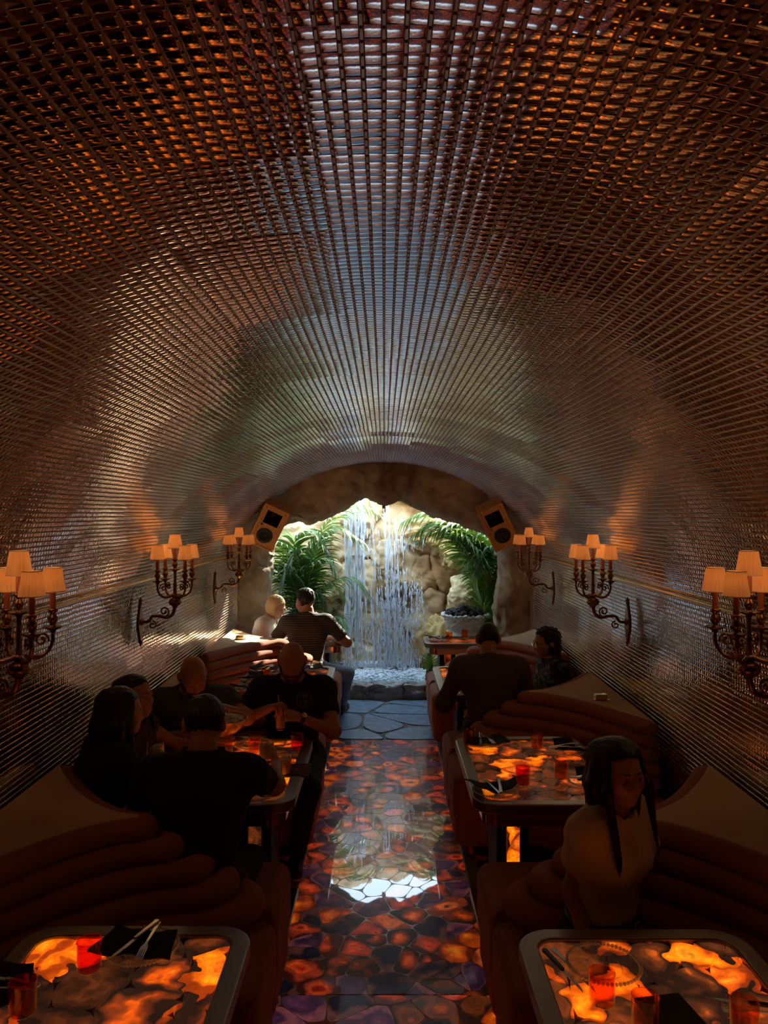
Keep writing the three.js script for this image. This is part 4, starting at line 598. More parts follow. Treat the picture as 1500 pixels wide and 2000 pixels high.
function forkGeo() { const s = new THREE.Shape(); s.moveTo(-0.006, -0.1); s.lineTo(0.006, -0.1); s.lineTo(0.0035, 0.02); s.bezierCurveTo(0.004, 0.035, 0.012, 0.035, 0.0115, 0.055); for (let i = 3; i >= 0; i--) { const x = -0.0115 + i * 0.0061; s.lineTo(x + 0.0047, 0.055); s.lineTo(x + 0.004, 0.094); s.lineTo(x + 0.001, 0.094); s.lineTo(x, 0.056); } s.bezierCurveTo(-0.012, 0.035, -0.004, 0.035, -0.0035, 0.02); s.closePath(); return bendUp(flat(extrude(s, 0.0016, 0.0004, 1, 6)), 0.006); }
function bladeGeo() { const s = new THREE.Shape(); s.moveTo(-0.006, 0); s.lineTo(-0.008, 0.03); s.bezierCurveTo(-0.009, 0.07, -0.004, 0.1, 0.004, 0.112); s.lineTo(0.005, 0); s.closePath(); return flat(extrude(s, 0.0014, 0.0004, 1, 6)); }
function handleGeo() { const s = new THREE.Shape(); s.moveTo(-0.005, 0.004); s.bezierCurveTo(-0.008, -0.03, -0.006, -0.08, -0.009, -0.098); s.bezierCurveTo(-0.006, -0.106, 0.006, -0.106, 0.008, -0.098); s.bezierCurveTo(0.005, -0.07, 0.007, -0.03, 0.005, 0.004); s.closePath(); return flat(extrude(s, 0.005, 0.0015, 2, 6)); }
TW.fork = forkGeo(); TW.blade = bladeGeo(); TW.handle = handleGeo();
const place = (o, x, y, d, turn) => { o.position.set(x, y, -d); o.rotation.y = turn; return o; };
function protoFor(kind) {
  const g = new THREE.Group();
  if (kind === 'tumbler' || kind === 'red_tumbler') { part('glass', TW.tumbler, kind === 'tumbler' ? amber : red, g); part('rim', new THREE.TorusGeometry(0.034, 0.0011, 6, 36).rotateX(PI / 2).translate(0, 0.0868, 0), kind === 'tumbler' ? amber : red, g); }
  if (kind === 'plate') { part('dish', TW.plateDisc, clear, g); part('beaded_rim', TW.beads, bead, g); part('foot_ring', TW.foot, clear, g); }
  if (kind === 'napkin') part('cloth', TW.napkin, linen, g);
  if (kind === 'fork') part('fork', TW.fork, M.steel, g);
  if (kind === 'knife') { part('blade', TW.blade, M.steel, g); part('handle', TW.handle, M.steel, g); }
  if (kind === 'steak_knife') { part('blade', TW.blade, M.steel, g); part('handle', TW.handle, handleBlack, g, 'black handle'); }
  return g;
}
const protos = {};
function ware(kind, label, category, x, y, d, turn, group) { protos[kind] ??= protoFor(kind); const o = protos[kind].clone(); o.name = numbered(kind); scene.add(o); tag(o, label, category, group); return place(o, x, y, d, turn); }
function setting(x, d, turn, where, group, glass, cutl = true, plate = true) {   // beaded plate, folded napkin, knife and fork laid on it
  const T = TOP + 0.0005, c = cos(turn), s = sin(turn), off = (u, v) => [x + u * c + v * s, d + u * s - v * c];
  if (plate) ware('plate', 'clear glass plate with beaded rim ' + where, 'plate', x, T, d, turn, 'beaded plates, ' + group);
  ware('napkin', 'folded black napkin ' + where, 'napkin', x, T + (plate ? 0.006 : -0.012), d, turn, 'black napkins, ' + group);
  if (cutl) { let p = off(-0.02, 0.0); ware('fork', 'steel fork across the black napkin ' + where, 'fork', p[0], T + 0.032, p[1], turn + 0.15, 'forks, ' + group); p = off(0.022, 0.0); ware('knife', 'steel knife across the black napkin ' + where, 'knife', p[0], T + 0.034, p[1], turn - 0.22, 'knives, ' + group); }
  if (glass) ware('tumbler', 'amber glass tumbler ' + glass[2], 'glass', glass[0], T, glass[1], 0, 'amber tumblers, ' + group);
}
// right set table (booth two)
const GT = 'right set table';
setting(0.515, 3.56, 0.12, 'at the near left corner of the right set table', GT, null);
ware('red_tumbler', 'deep red tumbler near the middle of the right set table', 'glass', 0.66, TOP + 0.0005, 3.66, 0, 'amber tumblers, ' + GT);
setting(0.56, 4.30, PI + 0.1, 'at the far left corner of the right set table', GT, [0.475, 4.29, 'at the far left corner of the right set table']);
setting(0.985, 4.16, -1.35, 'at the far right of the right set table', GT, [0.84, 4.22, 'at the far middle of the right set table']);
setting(0.985, 3.68, -1.4, 'beside the pale-tee woman on the right set table', GT, [0.86, 3.74, 'beside the pale-tee woman on the right set table']);
// nearest right table
const GN = 'nearest right table';
ware('plate', 'bare clear plate with beaded rim at the back of the nearest right table', 'plate', 0.625, TOP + 0.0005, 2.19, 0, GN);
ware('steak_knife', 'black-handled steak knife lying at the left of the nearest right table', 'knife', 0.505, TOP + 0.003, 2.18, 0.32 + PI, GN);
ware('knife', 'plain steel table knife beside the black-handled one on the nearest right table', 'knife', 0.535, TOP + 0.003, 2.18, 0.36 + PI, GN);
ware('steak_knife', 'black-handled steak knife lying at the right of the nearest right table', 'knife', 0.965, TOP + 0.003, 2.03, 1.35, GN);
ware('fork', 'steel fork beside the right steak knife on the nearest right table', 'fork', 0.975, TOP + 0.003, 1.99, 1.42, GN);
ware('tumbler', 'dark amber tumbler in front of the bare beaded plate', 'glass', 0.575, TOP + 0.0005, 2.03, 0, 'tumblers, ' + GN);
ware('tumbler', 'amber tumbler left of the menu at the bottom edge', 'glass', 0.655, TOP + 0.0005, 1.93, 0, 'tumblers, ' + GN);
ware('tumbler', 'amber tumbler below the right steak knife at the bottom edge', 'glass', 0.895, TOP + 0.0005, 1.91, 0, 'tumblers, ' + GN);
// nearest left table
const GL = 'nearest left table';
setting(-0.715, 2.28, PI - 0.15, 'at the back of the nearest left table', GL, null);
setting(-1.02, 2.06, 1.5, 'at the left edge of the nearest left table', GL, null, true, false);
ware('red_tumbler', 'red tumbler beside the back napkin on the nearest left table', 'glass', -0.835, TOP + 0.0005, 2.18, 0, 'red tumblers, ' + GL);
ware('red_tumbler', 'red tumbler at the bottom left edge of the nearest left table', 'glass', -0.935, TOP + 0.0005, 1.99, 0, 'red tumblers, ' + GL);
// empty set table at the left (booth three)
const GE = 'empty left table';
setting(-0.62, 6.34, PI, 'at the far right of the empty left table', GE, null);
setting(-0.95, 6.28, PI - 0.3, 'at the far left of the empty left table', GE, [-0.915, 5.95, 'on the left side of the empty left table']);
setting(-0.99, 5.62, 0.5, 'at the near left of the empty left table', GE, null);
ware('tumbler', 'amber tumbler at the aisle side of the empty left table', 'glass', -0.50, TOP + 0.0005, 5.66, 0, 'amber tumblers, ' + GE);
setting(-1.0, 5.95, 1.4, 'at the wall side of the empty left table', GE, null, false);
// far right table
const GF = 'far right table';
setting(0.555, 7.80, 0.1, 'on the far right rounded table', GF, [0.655, 7.76, 'beside the napkin on the far right rounded table']);
ware('tumbler', 'amber tumbler behind on the far right rounded table', 'glass', 0.83, TOP + 0.0005, 7.92, 0, 'amber tumblers, ' + GF);
// far left table
ware('tumbler', 'amber tumbler at the aisle end of the far left table', 'glass', -0.475, TOP + 0.0005, 7.95, 0, 'far left table');
{ const o = thing('phone', 'dark phone lying flat at the aisle end of the far left table', 'phone', P(-0.455, TOP + 0.0005, 7.80)); part('body', box(0.075, 0.009, 0.15, 0.004).translate(0, 0.0045, 0), std(0x16161a, 0.3), o); part('screen', box(0.067, 0.001, 0.138, 0.0004).translate(0, 0.0094, 0), std(0x08080a, 0.08), o); o.rotation.y = 1.3; }
setting(-0.83, 7.86, 0.1, 'by the elbow of the striped-shirt man', 'far left table', null, false);
// drinks and dishes of the crowded table
const GC = 'crowded left table', Y = TOP + 0.0005;
{
  const b = thing('ice_bowl', 'tall copper-toned glass bowl heaped with crushed ice on the crowded table', 'bowl', P(-0.835, Y, 4.02)), stemM = std(lin(0.75, 0.40, 0.24), 0.06, 0, { transmission: 0.75, thickness: 0, ior: 1.5 }), R = rng(17), ice = std(lin(0.9, 0.92, 0.93), 0.15, 0, { transmission: 0.5, thickness: 0 });
  part('bowl', lathe([[0, 0.13], [0.03, 0.131], [0.07, 0.155], [0.105, 0.19], [0.122, 0.225], [0.119, 0.226], [0.1, 0.192], [0.06, 0.160], [0, 0.14]], 48), std(lin(0.62, 0.30, 0.18), 0.16, 0.35, { transmission: 0.3, thickness: 0 }), b); part('stem', lathe([[0.0, 0], [0.062, 0.0], [0.064, 0.006], [0.045, 0.012], [0.042, 0.02], [0.044, 0.125], [0.03, 0.132], [0, 0.132]], 40), stemM, b); part('rim', new THREE.TorusGeometry(0.1205, 0.002, 8, 48).rotateX(PI / 2).translate(0, 0.2255, 0), M.antique, b);
  const q = []; for (let i = 0; i < 420; i++) { const a = R() * 2 * PI, k = 0.112 * sqrt(R()), s = 0.006 + R() * 0.006; q.push(new THREE.Matrix4().compose(new THREE.Vector3(k * cos(a), 0.205 + 0.03 * (1 - k / 0.112) + R() * 0.01, k * sin(a)), new THREE.Quaternion().setFromEuler(new THREE.Euler(R() * 3, R() * 3, R() * 3)), new THREE.Vector3(s, s * 0.7, s))); } instances('crushed_ice', new THREE.IcosahedronGeometry(1, 0), ice, q, b);
}
function drink(label, x, y, d, r, h, color, fill, straw) { const o = thing('cocktail_glass', label, 'glass', P(x, y, d), 'drinks at the crowded table'); part('glass', lathe([[0, 0.004], [r * 0.88, 0.004], [r * 0.93, 0.01], [r, h], [r - 0.001, h + 0.001], [r - 0.002, h - 0.001], [r * 0.88, 0.013], [0, 0.012]], 30), clear, o); part('drink', lathe([[0, 0.014], [r * 0.86, 0.014], [lerp(r * 0.9, r * 0.97, fill) - 0.001, h * fill], [0, h * fill]], 26), std(color, 0.1, 0, { transmission: 0.45, thickness: 0, ior: 1.33 }), o); const R = rng(floor(x * 1000 + d * 77) >>> 0), g = []; for (let i = 0; i < 5; i++) { const s = r * 0.38; g.push(box(s * 1.3, s, s * 1.2, 0.003).rotateY(R() * 3).rotateX(R()).translate((R() - 0.5) * r * 0.8, h * fill - 0.006 + R() * 0.012, (R() - 0.5) * r * 0.8)); } part('ice_cubes', merge(g), std(lin(0.9, 0.93, 0.95), 0.08, 0, { transmission: 0.7, thickness: 0 }), o).userData.kind = 'stuff'; if (straw) part('straw', tube([new THREE.Vector3(0.01, 0.02, 0), new THREE.Vector3(-0.012, h + 0.055, 0.004)], 0.0028, 6, 8), M.steel, o); return o; }
drink('tall pale cocktail held and stirred by the tattooed bald man', -0.588, 0.815, 4.36, 0.030, 0.145, lin(0.75, 0.45, 0.28), 0.86, true);
drink('short pale cocktail in the hand of the man in the black polo', -0.560, 0.872, 3.66, 0.037, 0.088, lin(0.85, 0.55, 0.2), 0.8, false);
drink('short pale cocktail standing beside the menu on the crowded table', -0.495, Y, 3.80, 0.038, 0.10, lin(0.85, 0.45, 0.15), 0.8, false);
drink('rocks glass of pale drink held up by the long-haired woman nearest the camera', -1.075, 0.862, 3.62, 0.040, 0.105, lin(0.8, 0.62, 0.35), 0.75, false);
ware('tumbler', 'dark amber tumbler before the polo man on the crowded table', 'glass', -0.635, Y, 3.68, 0, 'tumblers, ' + GC);
ware('red_tumbler', 'red tumbler at the far aisle corner of the crowded table', 'glass', -0.475, Y, 4.20, 0, 'tumblers, ' + GC);
ware('tumbler', 'amber tumbler behind the copper ice bowl', 'glass', -0.70, Y, 4.16, 0, 'tumblers, ' + GC);
ware('plate', 'small beaded plate beside the copper ice bowl', 'plate', -0.715, Y, 4.26, 0, 'plates, ' + GC);
ware('plate', 'beaded plate near the elbow of the man in the black polo', 'plate', -0.60, Y, 3.52, 0, 'plates, ' + GC);
ware('fork', 'steel fork on the crowded table near the polo elbow', 'fork', -0.62, Y + 0.018, 3.53, 0.9, GC);
ware('steak_knife', 'black-handled knife lying across the middle of the crowded table', 'knife', -0.66, Y + 0.003, 4.05, 2.6, GC);
ware('plate', 'beaded plate at the wall side of the crowded table', 'plate', -0.96, Y, 3.60, 0, 'plates, ' + GC);
function menu(label, x, d, turn, w, h, color, print) {             // a folded card with printed lines on its cover
  const cv = document.createElement('canvas'); cv.width = 256; cv.height = 384; const c = cv.getContext('2d'); c.fillStyle = color; c.fillRect(0, 0, 256, 384); c.fillStyle = '#c9a77a'; c.strokeStyle = '#c9a77a'; print(c); const t = new THREE.CanvasTexture(cv); t.colorSpace = THREE.SRGBColorSpace;
  const o = thing('menu', label, 'menu', P(x, Y, d)); o.rotation.y = turn; const m = std(0xffffff, 0.7); m.map = t; part('back_cover', box(w, 0.002, h, 0.0006).translate(0, 0.001, 0), std(color, 0.7), o); part('pages', box(w - 0.004, 0.003, h - 0.004, 0.0008).translate(0.001, 0.0035, 0), std(0xb9a88c, 0.8), o); part('front_cover', box(w, 0.002, h, 0.0006).translate(0, 0.006, 0), std(color, 0.7), o); const g = new THREE.PlaneGeometry(w * 0.98, h * 0.98).rotateX(-PI / 2).translate(0, 0.0074, 0); part('cover_print', g, m, o); return o;
}
menu('closed maroon menu with a dotted gold line on the crowded table', -0.435, 3.86, 0.0, 0.13, 0.19, '#4a1c20', (c) => { for (let i = 0; i < 22; i++) c.fillRect(14 + i * 10.6, 250, 5, 5); c.lineWidth = 3; c.beginPath(); c.moveTo(128, 160); c.lineTo(112, 205); c.moveTo(128, 160); c.lineTo(144, 205); c.moveTo(128, 150); c.lineTo(128, 210); c.moveTo(104, 210); c.lineTo(152, 210); c.stroke(); });
menu('closed brown menu lying at the bottom edge of the nearest right table', 0.745, 1.965, 0.18, 0.13, 0.19, '#2f221c', (c) => { c.fillStyle = '#5b4638'; for (let i = 0; i < 14; i++) c.fillRect(20 + i * 16, 300, 8, 10); });
// ---------------------------------------------------------------- people: joints posed in metres, one smooth body surface, clothes and hair as children
const smin = (a, b, k) => { const h = max(k - abs(a - b), 0) / k; return min(a, b) - h * h * k * 0.25; };
const smax = (a, b, k) => -smin(-a, -b, k);
function cap(a, b, r1, r2) { const bx = b.x - a.x, by = b.y - a.y, bz = b.z - a.z, bb = bx * bx + by * by + bz * bz || 1e-9; return (x, y, z) => { const px = x - a.x, py = y - a.y, pz = z - a.z, h = clamp((px * bx + py * by + pz * bz) / bb, 0, 1), qx = px - bx * h, qy = py - by * h, qz = pz - bz * h; return sqrt(qx * qx + qy * qy + qz * qz) - (r1 + (r2 - r1) * h); }; }
const ell = (cx, cy, cz, rx, ry, rz) => { const m = min(rx, ry, rz); return (x, y, z) => { const a = (x - cx) / rx, b = (y - cy) / ry, c = (z - cz) / rz, k = sqrt(a * a + b * b + c * c); return (k - 1) * (k > 1 ? m : m * 0.9); }; };
const union = (list, k) => (x, y, z) => { let d = 9; for (const f of list) d = smin(d, f(x, y, z), k); return d; };
const V3 = (x, y, z) => new THREE.Vector3(x, y, z);
function bounds(pts, pad) { const lo = [9, 9, 9], hi = [-99, -99, -99]; for (const p of pts) [p.x, p.y, p.z].forEach((v, i) => { lo[i] = min(lo[i], v - pad); hi[i] = max(hi[i], v + pad); }); return [lo, hi]; }
function headField(o) {                                            // head-local: origin between the ears, +z the face, +y up
  const c = (a, b, r1, r2) => cap(V3(...a), V3(...b), r1, r2), jw = o.female ? 0.92 : 1;
  const big = union([ell(0, 0.032, -0.012, 0.0735, 0.080, 0.093), ell(0, -0.022, 0.030, 0.062, 0.072, 0.060), ell(0, -0.070, 0.040, 0.047 * jw, 0.040, 0.048), c([0, -0.098, 0.060], [0, -0.098, 0.066], 0.019, 0.016), c([0.040, -0.028, 0.058], [0.050, -0.02, 0.03], 0.024, 0.02), c([-0.040, -0.028, 0.058], [-0.050, -0.02, 0.03], 0.024, 0.02), c([0, -0.05, -0.028], [0, -0.17, -0.045], 0.052 * jw, 0.055 * jw)], 0.035);
  const fine = union([c([0, 0.004, 0.087], [0, -0.036, 0.106], 0.008, 0.0115), c([-0.012, -0.041, 0.094], [0.012, -0.041, 0.094], 0.0085, 0.0085), c([-0.036, 0.018, 0.078], [-0.010, 0.016, 0.088], 0.009, 0.009), c([0.036, 0.018, 0.078], [0.010, 0.016, 0.088], 0.009, 0.009), c([-0.020, -0.064, 0.083], [0, -0.062, 0.090], 0.006, 0.0075), c([0.020, -0.064, 0.083], [0, -0.062, 0.090], 0.006, 0.0075), c([-0.014, -0.074, 0.084], [0.014, -0.074, 0.084], 0.0078, 0.0078)], 0.008);
  const eyeL = ell(-0.031, -0.001, 0.094, 0.0150, 0.0078, 0.015), eyeR = ell(0.031, -0.001, 0.094, 0.0150, 0.0078, 0.015), mouth = c([-0.022, -0.0685, 0.096], [0.022, -0.0685, 0.096], 0.0022, 0.0022), lid = union([ell(-0.031, 0.006, 0.081, 0.0155, 0.0085, 0.0125), ell(0.031, 0.006, 0.081, 0.0155, 0.0085, 0.0125)], 0.004);
  const ear = (s) => { const shell = ell(s * 0.080, -0.004, -0.014, 0.016, 0.034, 0.022), dish = ell(s * 0.098, -0.001, -0.006, 0.009, 0.021, 0.012); return (x, y, z) => smax(shell(x, y, z), -dish(x, y, z), 0.005); }, e1 = ear(1), e2 = ear(-1);
  return (x, y, z) => { const b = big(x, y, z); if (b > 0.06) return b - 0.012; let d = smin(b, fine(x, y, z), 0.014); d = smax(d, -eyeL(x, y, z), 0.010); d = smax(d, -eyeR(x, y, z), 0.010); d = smin(d, lid(x, y, z), 0.004); d = smax(d, -mouth(x, y, z), 0.004); d = smin(d, min(e1(x, y, z), e2(x, y, z)), 0.008); return d; };
}
const scalp = union([ell(0, 0.032, -0.012, 0.0735, 0.080, 0.093), ell(0, -0.022, 0.005, 0.064, 0.072, 0.066)], 0.03);
function handBones(thumbSide, curl, spread = 1) {                  // wrist at the origin, fingers along +z, palm towards -y
  const L = [[-0.030, 0.082, 0.034, 0.022, 0.017], [-0.0105, 0.088, 0.040, 0.026, 0.020], [0.0095, 0.087, 0.037, 0.025, 0.019], [0.028, 0.078, 0.029, 0.019, 0.016]], b = [], T = thumbSide;
  L.forEach(([x, z, a, c, d], i) => { const X = -x * T; b.push([V3(X * 0.45, 0, 0.0), V3(X, 0, z), 0.0135, 0.0115, 1]); let ang = curl * 0.75 + i * 0.04, p = V3(X, 0, z); for (const [l, r1, r2] of [[a, 0.0092, 0.0084], [c, 0.0084, 0.0077], [d, 0.0077, 0.0066]]) { const q = p.clone().add(V3(X * 0.16 * spread * (1 - curl * 0.5), -sin(ang) * l, cos(ang) * l)); b.push([p, q, r1, r2, 0]); p = q; ang += curl * 0.95; } });
  let p = V3(T * 0.022, -0.006, 0.022), q = V3(T * 0.047, -0.016 - curl * 0.012, 0.056); b.push([p, q, 0.0135, 0.0105, 1]); p = q; q = V3(T * (0.056 - curl * 0.012), -0.026 - curl * 0.022, 0.084); b.push([p, q, 0.0102, 0.009, 0]); p = q; q = V3(T * (0.052 - curl * 0.026), -0.032 - curl * 0.028, 0.106); b.push([p, q, 0.009, 0.0075, 0]);
  return b;
}
function handGeo(thumbSide, curl, cell) {
  const b = handBones(thumbSide, curl), palm = union(b.filter((q) => q[4]).map((q) => cap(q[0], q[1], q[2], q[3])), 0.016), fing = b.filter((q) => !q[4]).map((q) => cap(q[0], q[1], q[2], q[3])), wrist = cap(V3(0, 0, -0.05), V3(0, 0, 0.02), 0.027, 0.021);
  const f = (x, y, z) => { let d = smin(palm(x, y, z), wrist(x, y * 1.25, z), 0.02); let g = 9; for (const k of fing) g = min(g, k(x, y, z)); return smin(d, g, 0.006); };
  const [lo, hi] = bounds([...b.flatMap((q) => [q[0], q[1]]), V3(0, 0, -0.035)], 0.022); return surfaceNets(f, lo, hi, cell);
}
function solveElbow(S, T, l1, l2, hint) { const d = T.clone().sub(S), L = min(d.length(), (l1 + l2) * 0.999), u = d.clone().normalize(), a = (l1 * l1 - l2 * l2 + L * L) / (2 * L), h = sqrt(max(0, l1 * l1 - a * a)), p = hint.clone().addScaledVector(u, -hint.dot(u)).normalize(); return [S.clone().addScaledVector(u, a).addScaledVector(p, h), S.clone().addScaledVector(u, L)]; }
const skinTone = { fair: lin(0.52, 0.27, 0.17), tan: lin(0.40, 0.19, 0.11), olive: lin(0.36, 0.18, 0.105) };
function person(o) {
  const k = o.size ?? 0.95, W = (o.wide ?? 1) * k, fem = o.female, y = o.yaw, F = V3(sin(y), 0, cos(y)), Lf = V3(cos(y), 0, -sin(y)), U = V3(0, 1, 0), base = V3(o.at[0], 0, -o.at[2]), hip = V3(o.at[0], o.at[1], -o.at[2]);
  const t = thing('person', o.label, 'person', base), lean = o.lean ?? 0.2, roll = o.roll ?? 0, dirAt = (a) => U.clone().multiplyScalar(cos(a)).addScaledVector(F, sin(a)).addScaledVector(Lf, sin(roll)).normalize();
  const waist = hip.clone().addScaledVector(dirAt(lean * 0.6), 0.20 * k), chest = waist.clone().addScaledVector(dirAt(lean), 0.17 * k), neck = chest.clone().addScaledVector(dirAt(lean * 1.25), 0.135 * k), tw = o.twist ?? 0, Ls = Lf.clone().multiplyScalar(cos(tw)).addScaledVector(F, sin(tw)).normalize();
  const shw = (fem ? 0.155 : 0.180) * W, sh = {}, up = dirAt(lean); for (const [n, s] of [['L', 1], ['R', -1]]) sh[n] = neck.clone().addScaledVector(Ls, s * shw).addScaledVector(up, -0.045 * k);
  const hy = o.head?.[0] ?? y, hp = o.head?.[1] ?? 0.2, hr = o.head?.[2] ?? 0, hs = k * 0.985;
  const hq = new THREE.Quaternion().setFromEuler(new THREE.Euler(hp, hy, hr, 'YXZ')), neckTop = neck.clone().addScaledVector(dirAt(lean * 0.6 + 0.12), 0.075 * k), headC = neckTop.clone().add(V3(0, 0.085, 0.028).multiplyScalar(hs).applyQuaternion(hq)).add(V3(...(o.headShift ?? [0, 0, 0])));
  const arms = {}; for (const n of ['L', 'R']) { const a = o.arms?.[n]; const s = n === 'L' ? 1 : -1; const target = a ? V3(a.to[0], a.to[1], -a.to[2]) : hip.clone().addScaledVector(F, 0.22 * k).addScaledVector(Lf, s * 0.16).addScaledVector(U, 0.05); const hint = a?.hint ? V3(...a.hint) : Lf.clone().multiplyScalar(s * 0.6).addScaledVector(U, -0.7).addScaledVector(F, -0.5); const [e, w] = solveElbow(sh[n], target, 0.285 * k, 0.25 * k, hint); arms[n] = { e, w, s, curl: a?.curl ?? 0.5, palm: a?.palm ? V3(...a.palm) : V3(0, -1, 0) , dir: a?.dir ? V3(...a.dir) : null }; }
  const legs = {}; for (const [n, s] of [['L', 1], ['R', -1]]) { const h = hip.clone().addScaledVector(Lf, s * 0.088 * W).addScaledVector(U, -0.01), f = o.feet?.[n]; const ankle = f ? V3(f[0], f[1] ?? 0.09, -f[2]) : h.clone().addScaledVector(F, 0.42 * k).setY(0.10); const [kn, an] = solveElbow(h, ankle, 0.43 * k, 0.41 * k, (f && f[3] ? V3(...f[3]) : F.clone().addScaledVector(U, 1.2))); legs[n] = { h, k: kn, a: an, toe: f && f[4] ? V3(...f[4]).normalize() : F.clone() }; }
  const g = (v) => v.clone().sub(base);                            // world to group
  const torsoParts = (x) => [cap(g(hip.clone().addScaledVector(Lf, 0.06 * W)), g(hip.clone().addScaledVector(Lf, -0.06 * W)), (fem ? 0.118 : 0.118) * k + x, (fem ? 0.118 : 0.118) * k + x), cap(g(hip), g(waist), 0.115 * W + x, (fem ? 0.100 : 0.118) * W + x), cap(g(waist.clone().addScaledVector(Ls, 0.04 * W)), g(chest.clone().addScaledVector(Ls, 0.068 * W)), (fem ? 0.092 : 0.105) * k + x, 0.108 * k + x), cap(g(waist.clone().addScaledVector(Ls, -0.04 * W)), g(chest.clone().addScaledVector(Ls, -0.068 * W)), (fem ? 0.092 : 0.105) * k + x, 0.108 * k + x), cap(g(chest.clone().addScaledVector(Ls, 0.075 * W)), g(sh.L.clone().addScaledVector(Ls, -0.035)), 0.098 * k + x, 0.062 * k + x), cap(g(chest.clone().addScaledVector(Ls, -0.075 * W)), g(sh.R.clone().addScaledVector(Ls, 0.035)), 0.098 * k + x, 0.062 * k + x), cap(g(sh.L), g(neck), 0.055 * k + x, 0.052 * k + x), cap(g(sh.R), g(neck), 0.055 * k + x, 0.052 * k + x),
    ...(fem ? [1, -1].map((s) => cap(g(chest.clone().addScaledVector(Ls, s * 0.065 * k).addScaledVector(F, 0.050 * k).addScaledVector(up, -0.01 * k)), g(chest.clone().addScaledVector(Ls, s * 0.055 * k).addScaledVector(F, 0.078 * k).addScaledVector(up, -0.045 * k)), 0.050 * k + x, 0.060 * k + x)) : [])];
  const neckF = cap(g(neck.clone().addScaledVector(up, -0.03)), g(neckTop.clone().add(V3(0, 0.01, -0.01).applyQuaternion(hq))), 0.060 * (fem ? 0.86 : 1.02) * k, 0.053 * (fem ? 0.86 : 1.02) * k);
  const am = fem ? 0.88 : 1, armF = (n, x) => [cap(g(sh[n]), g(arms[n].e), 0.053 * k * am + x, 0.041 * k * am + x), cap(g(arms[n].e), g(arms[n].w), 0.041 * k * am + x, 0.0265 * k * am + x)], legF = (n, x) => [cap(g(legs[n].h), g(legs[n].k), 0.088 * k + x, 0.060 * k + x), cap(g(legs[n].k), g(legs[n].a), 0.058 * k + x, 0.038 * k + x)];
  const bodyF = union([...torsoParts(-0.004), neckF, ...armF('L', 0), ...armF('R', 0), ...legF('L', -0.004), ...legF('R', -0.004)], 0.045), cell = o.cell ?? 0.014;
  const all = [hip, waist, chest, neck, neckTop, sh.L, sh.R, arms.L.e, arms.L.w, arms.R.e, arms.R.w, legs.L.k, legs.R.k, legs.L.a, legs.R.a].map(g), [lo, hi] = bounds(all, 0.16 * max(1, W)), bits = [surfaceNets(bodyF, lo, hi, cell)];
  const fineCell = o.fine ?? 0.004, hm = new THREE.Matrix4().compose(g(headC), hq, V3(hs, hs, hs)), hf = headField(o); bits.push(surfaceNets(hf, [-0.1, -0.165, -0.12], [0.1, 0.125, 0.13], fineCell).applyMatrix4(hm));
  for (const n of ['L', 'R']) { const a = arms[n], z = a.dir ? a.dir.clone().normalize() : a.w.clone().sub(a.e).normalize(), yy = a.palm.clone().negate(); yy.addScaledVector(z, -yy.dot(z)).normalize(); const xx = V3(0, 0, 0).crossVectors(yy, z), hk = k * (fem ? 0.9 : 1); bits.push(handGeo(n === 'L' ? -1 : 1, a.curl, max(0.0032, fineCell * 0.85)).applyMatrix4(new THREE.Matrix4().makeBasis(xx, yy, z).scale(V3(hk, hk, hk)).setPosition(g(a.w)))); }
  part('body', merge(bits), std(skinTone[o.skin ?? 'fair'], 0.55, 0, { sheen: 0.15 }), t);
  // clothes: a second skin over the body, cut at neckline, sleeve end and hem, with folds
  const fold = (x, yy, z, q) => 0.006 * noise(x * 11 + q, yy * 16, z * 11) + 0.0035 * noise(x * 28, yy * 22 + q, z * 28);
  const slv = o.sleeve ?? 0.62, shirtParts = [...torsoParts(0.010), cap(g(chest), g(neck.clone().addScaledVector(up, 0.03)), (fem ? 0.094 : 0.112) * k, (fem ? 0.062 : 0.076) * k)], cuts = [];
  for (const n of ['L', 'R']) { const a = arms[n]; if (slv <= 1) { const end = sh[n].clone().lerp(a.e, slv); const f = cap(g(sh[n]), g(a.e), (0.053 * k * am) + 0.014, 0.047 * k * am + 0.016), dn = a.e.clone().sub(sh[n]).normalize(), e = g(end); shirtParts.push((x, yy, z) => max(f(x, yy, z), (x - e.x) * dn.x + (yy - e.y) * dn.y + (z - e.z) * dn.z)); } else { shirtParts.push(cap(g(sh[n]), g(a.e), 0.053 * k * am + 0.013, 0.043 * k * am + 0.013)); const end = a.e.clone().lerp(a.w, min(1, slv - 1)), f = cap(g(a.e), g(a.w), 0.043 * k * am + 0.012, 0.030 * k * am + 0.010), dn = a.w.clone().sub(a.e).normalize(), e = g(end); shirtParts.push((x, yy, z) => max(f(x, yy, z), (x - e.x) * dn.x + (yy - e.y) * dn.y + (z - e.z) * dn.z)); } }
  const shirtU = union(shirtParts, 0.045), hem = g(hip.clone().addScaledVector(U, o.hem ?? 0.02)), nk = g(neck.clone().addScaledVector(up, 0.072 * k).addScaledVector(F, 0.040 * k)), hole = (() => { const c = g(neck), ax = neckTop.clone().sub(neck).normalize(), r = ((o.neckHole ?? 0.068) - 0.003) * (fem ? 0.95 : 1.06) * k, n = up.clone().addScaledVector(F, o.scoop ?? 0.55).normalize(), off = o.collar ?? 0.022; return (x, yy, z) => { const px = x - c.x, py = yy - c.y, pz = z - c.z, h = px * ax.x + py * ax.y + pz * ax.z; return max(hypot(px - ax.x * h, py - ax.y * h, pz - ax.z * h) - r - max(0, h) * 0.25, off - (px * n.x + py * n.y + pz * n.z)); }; })();
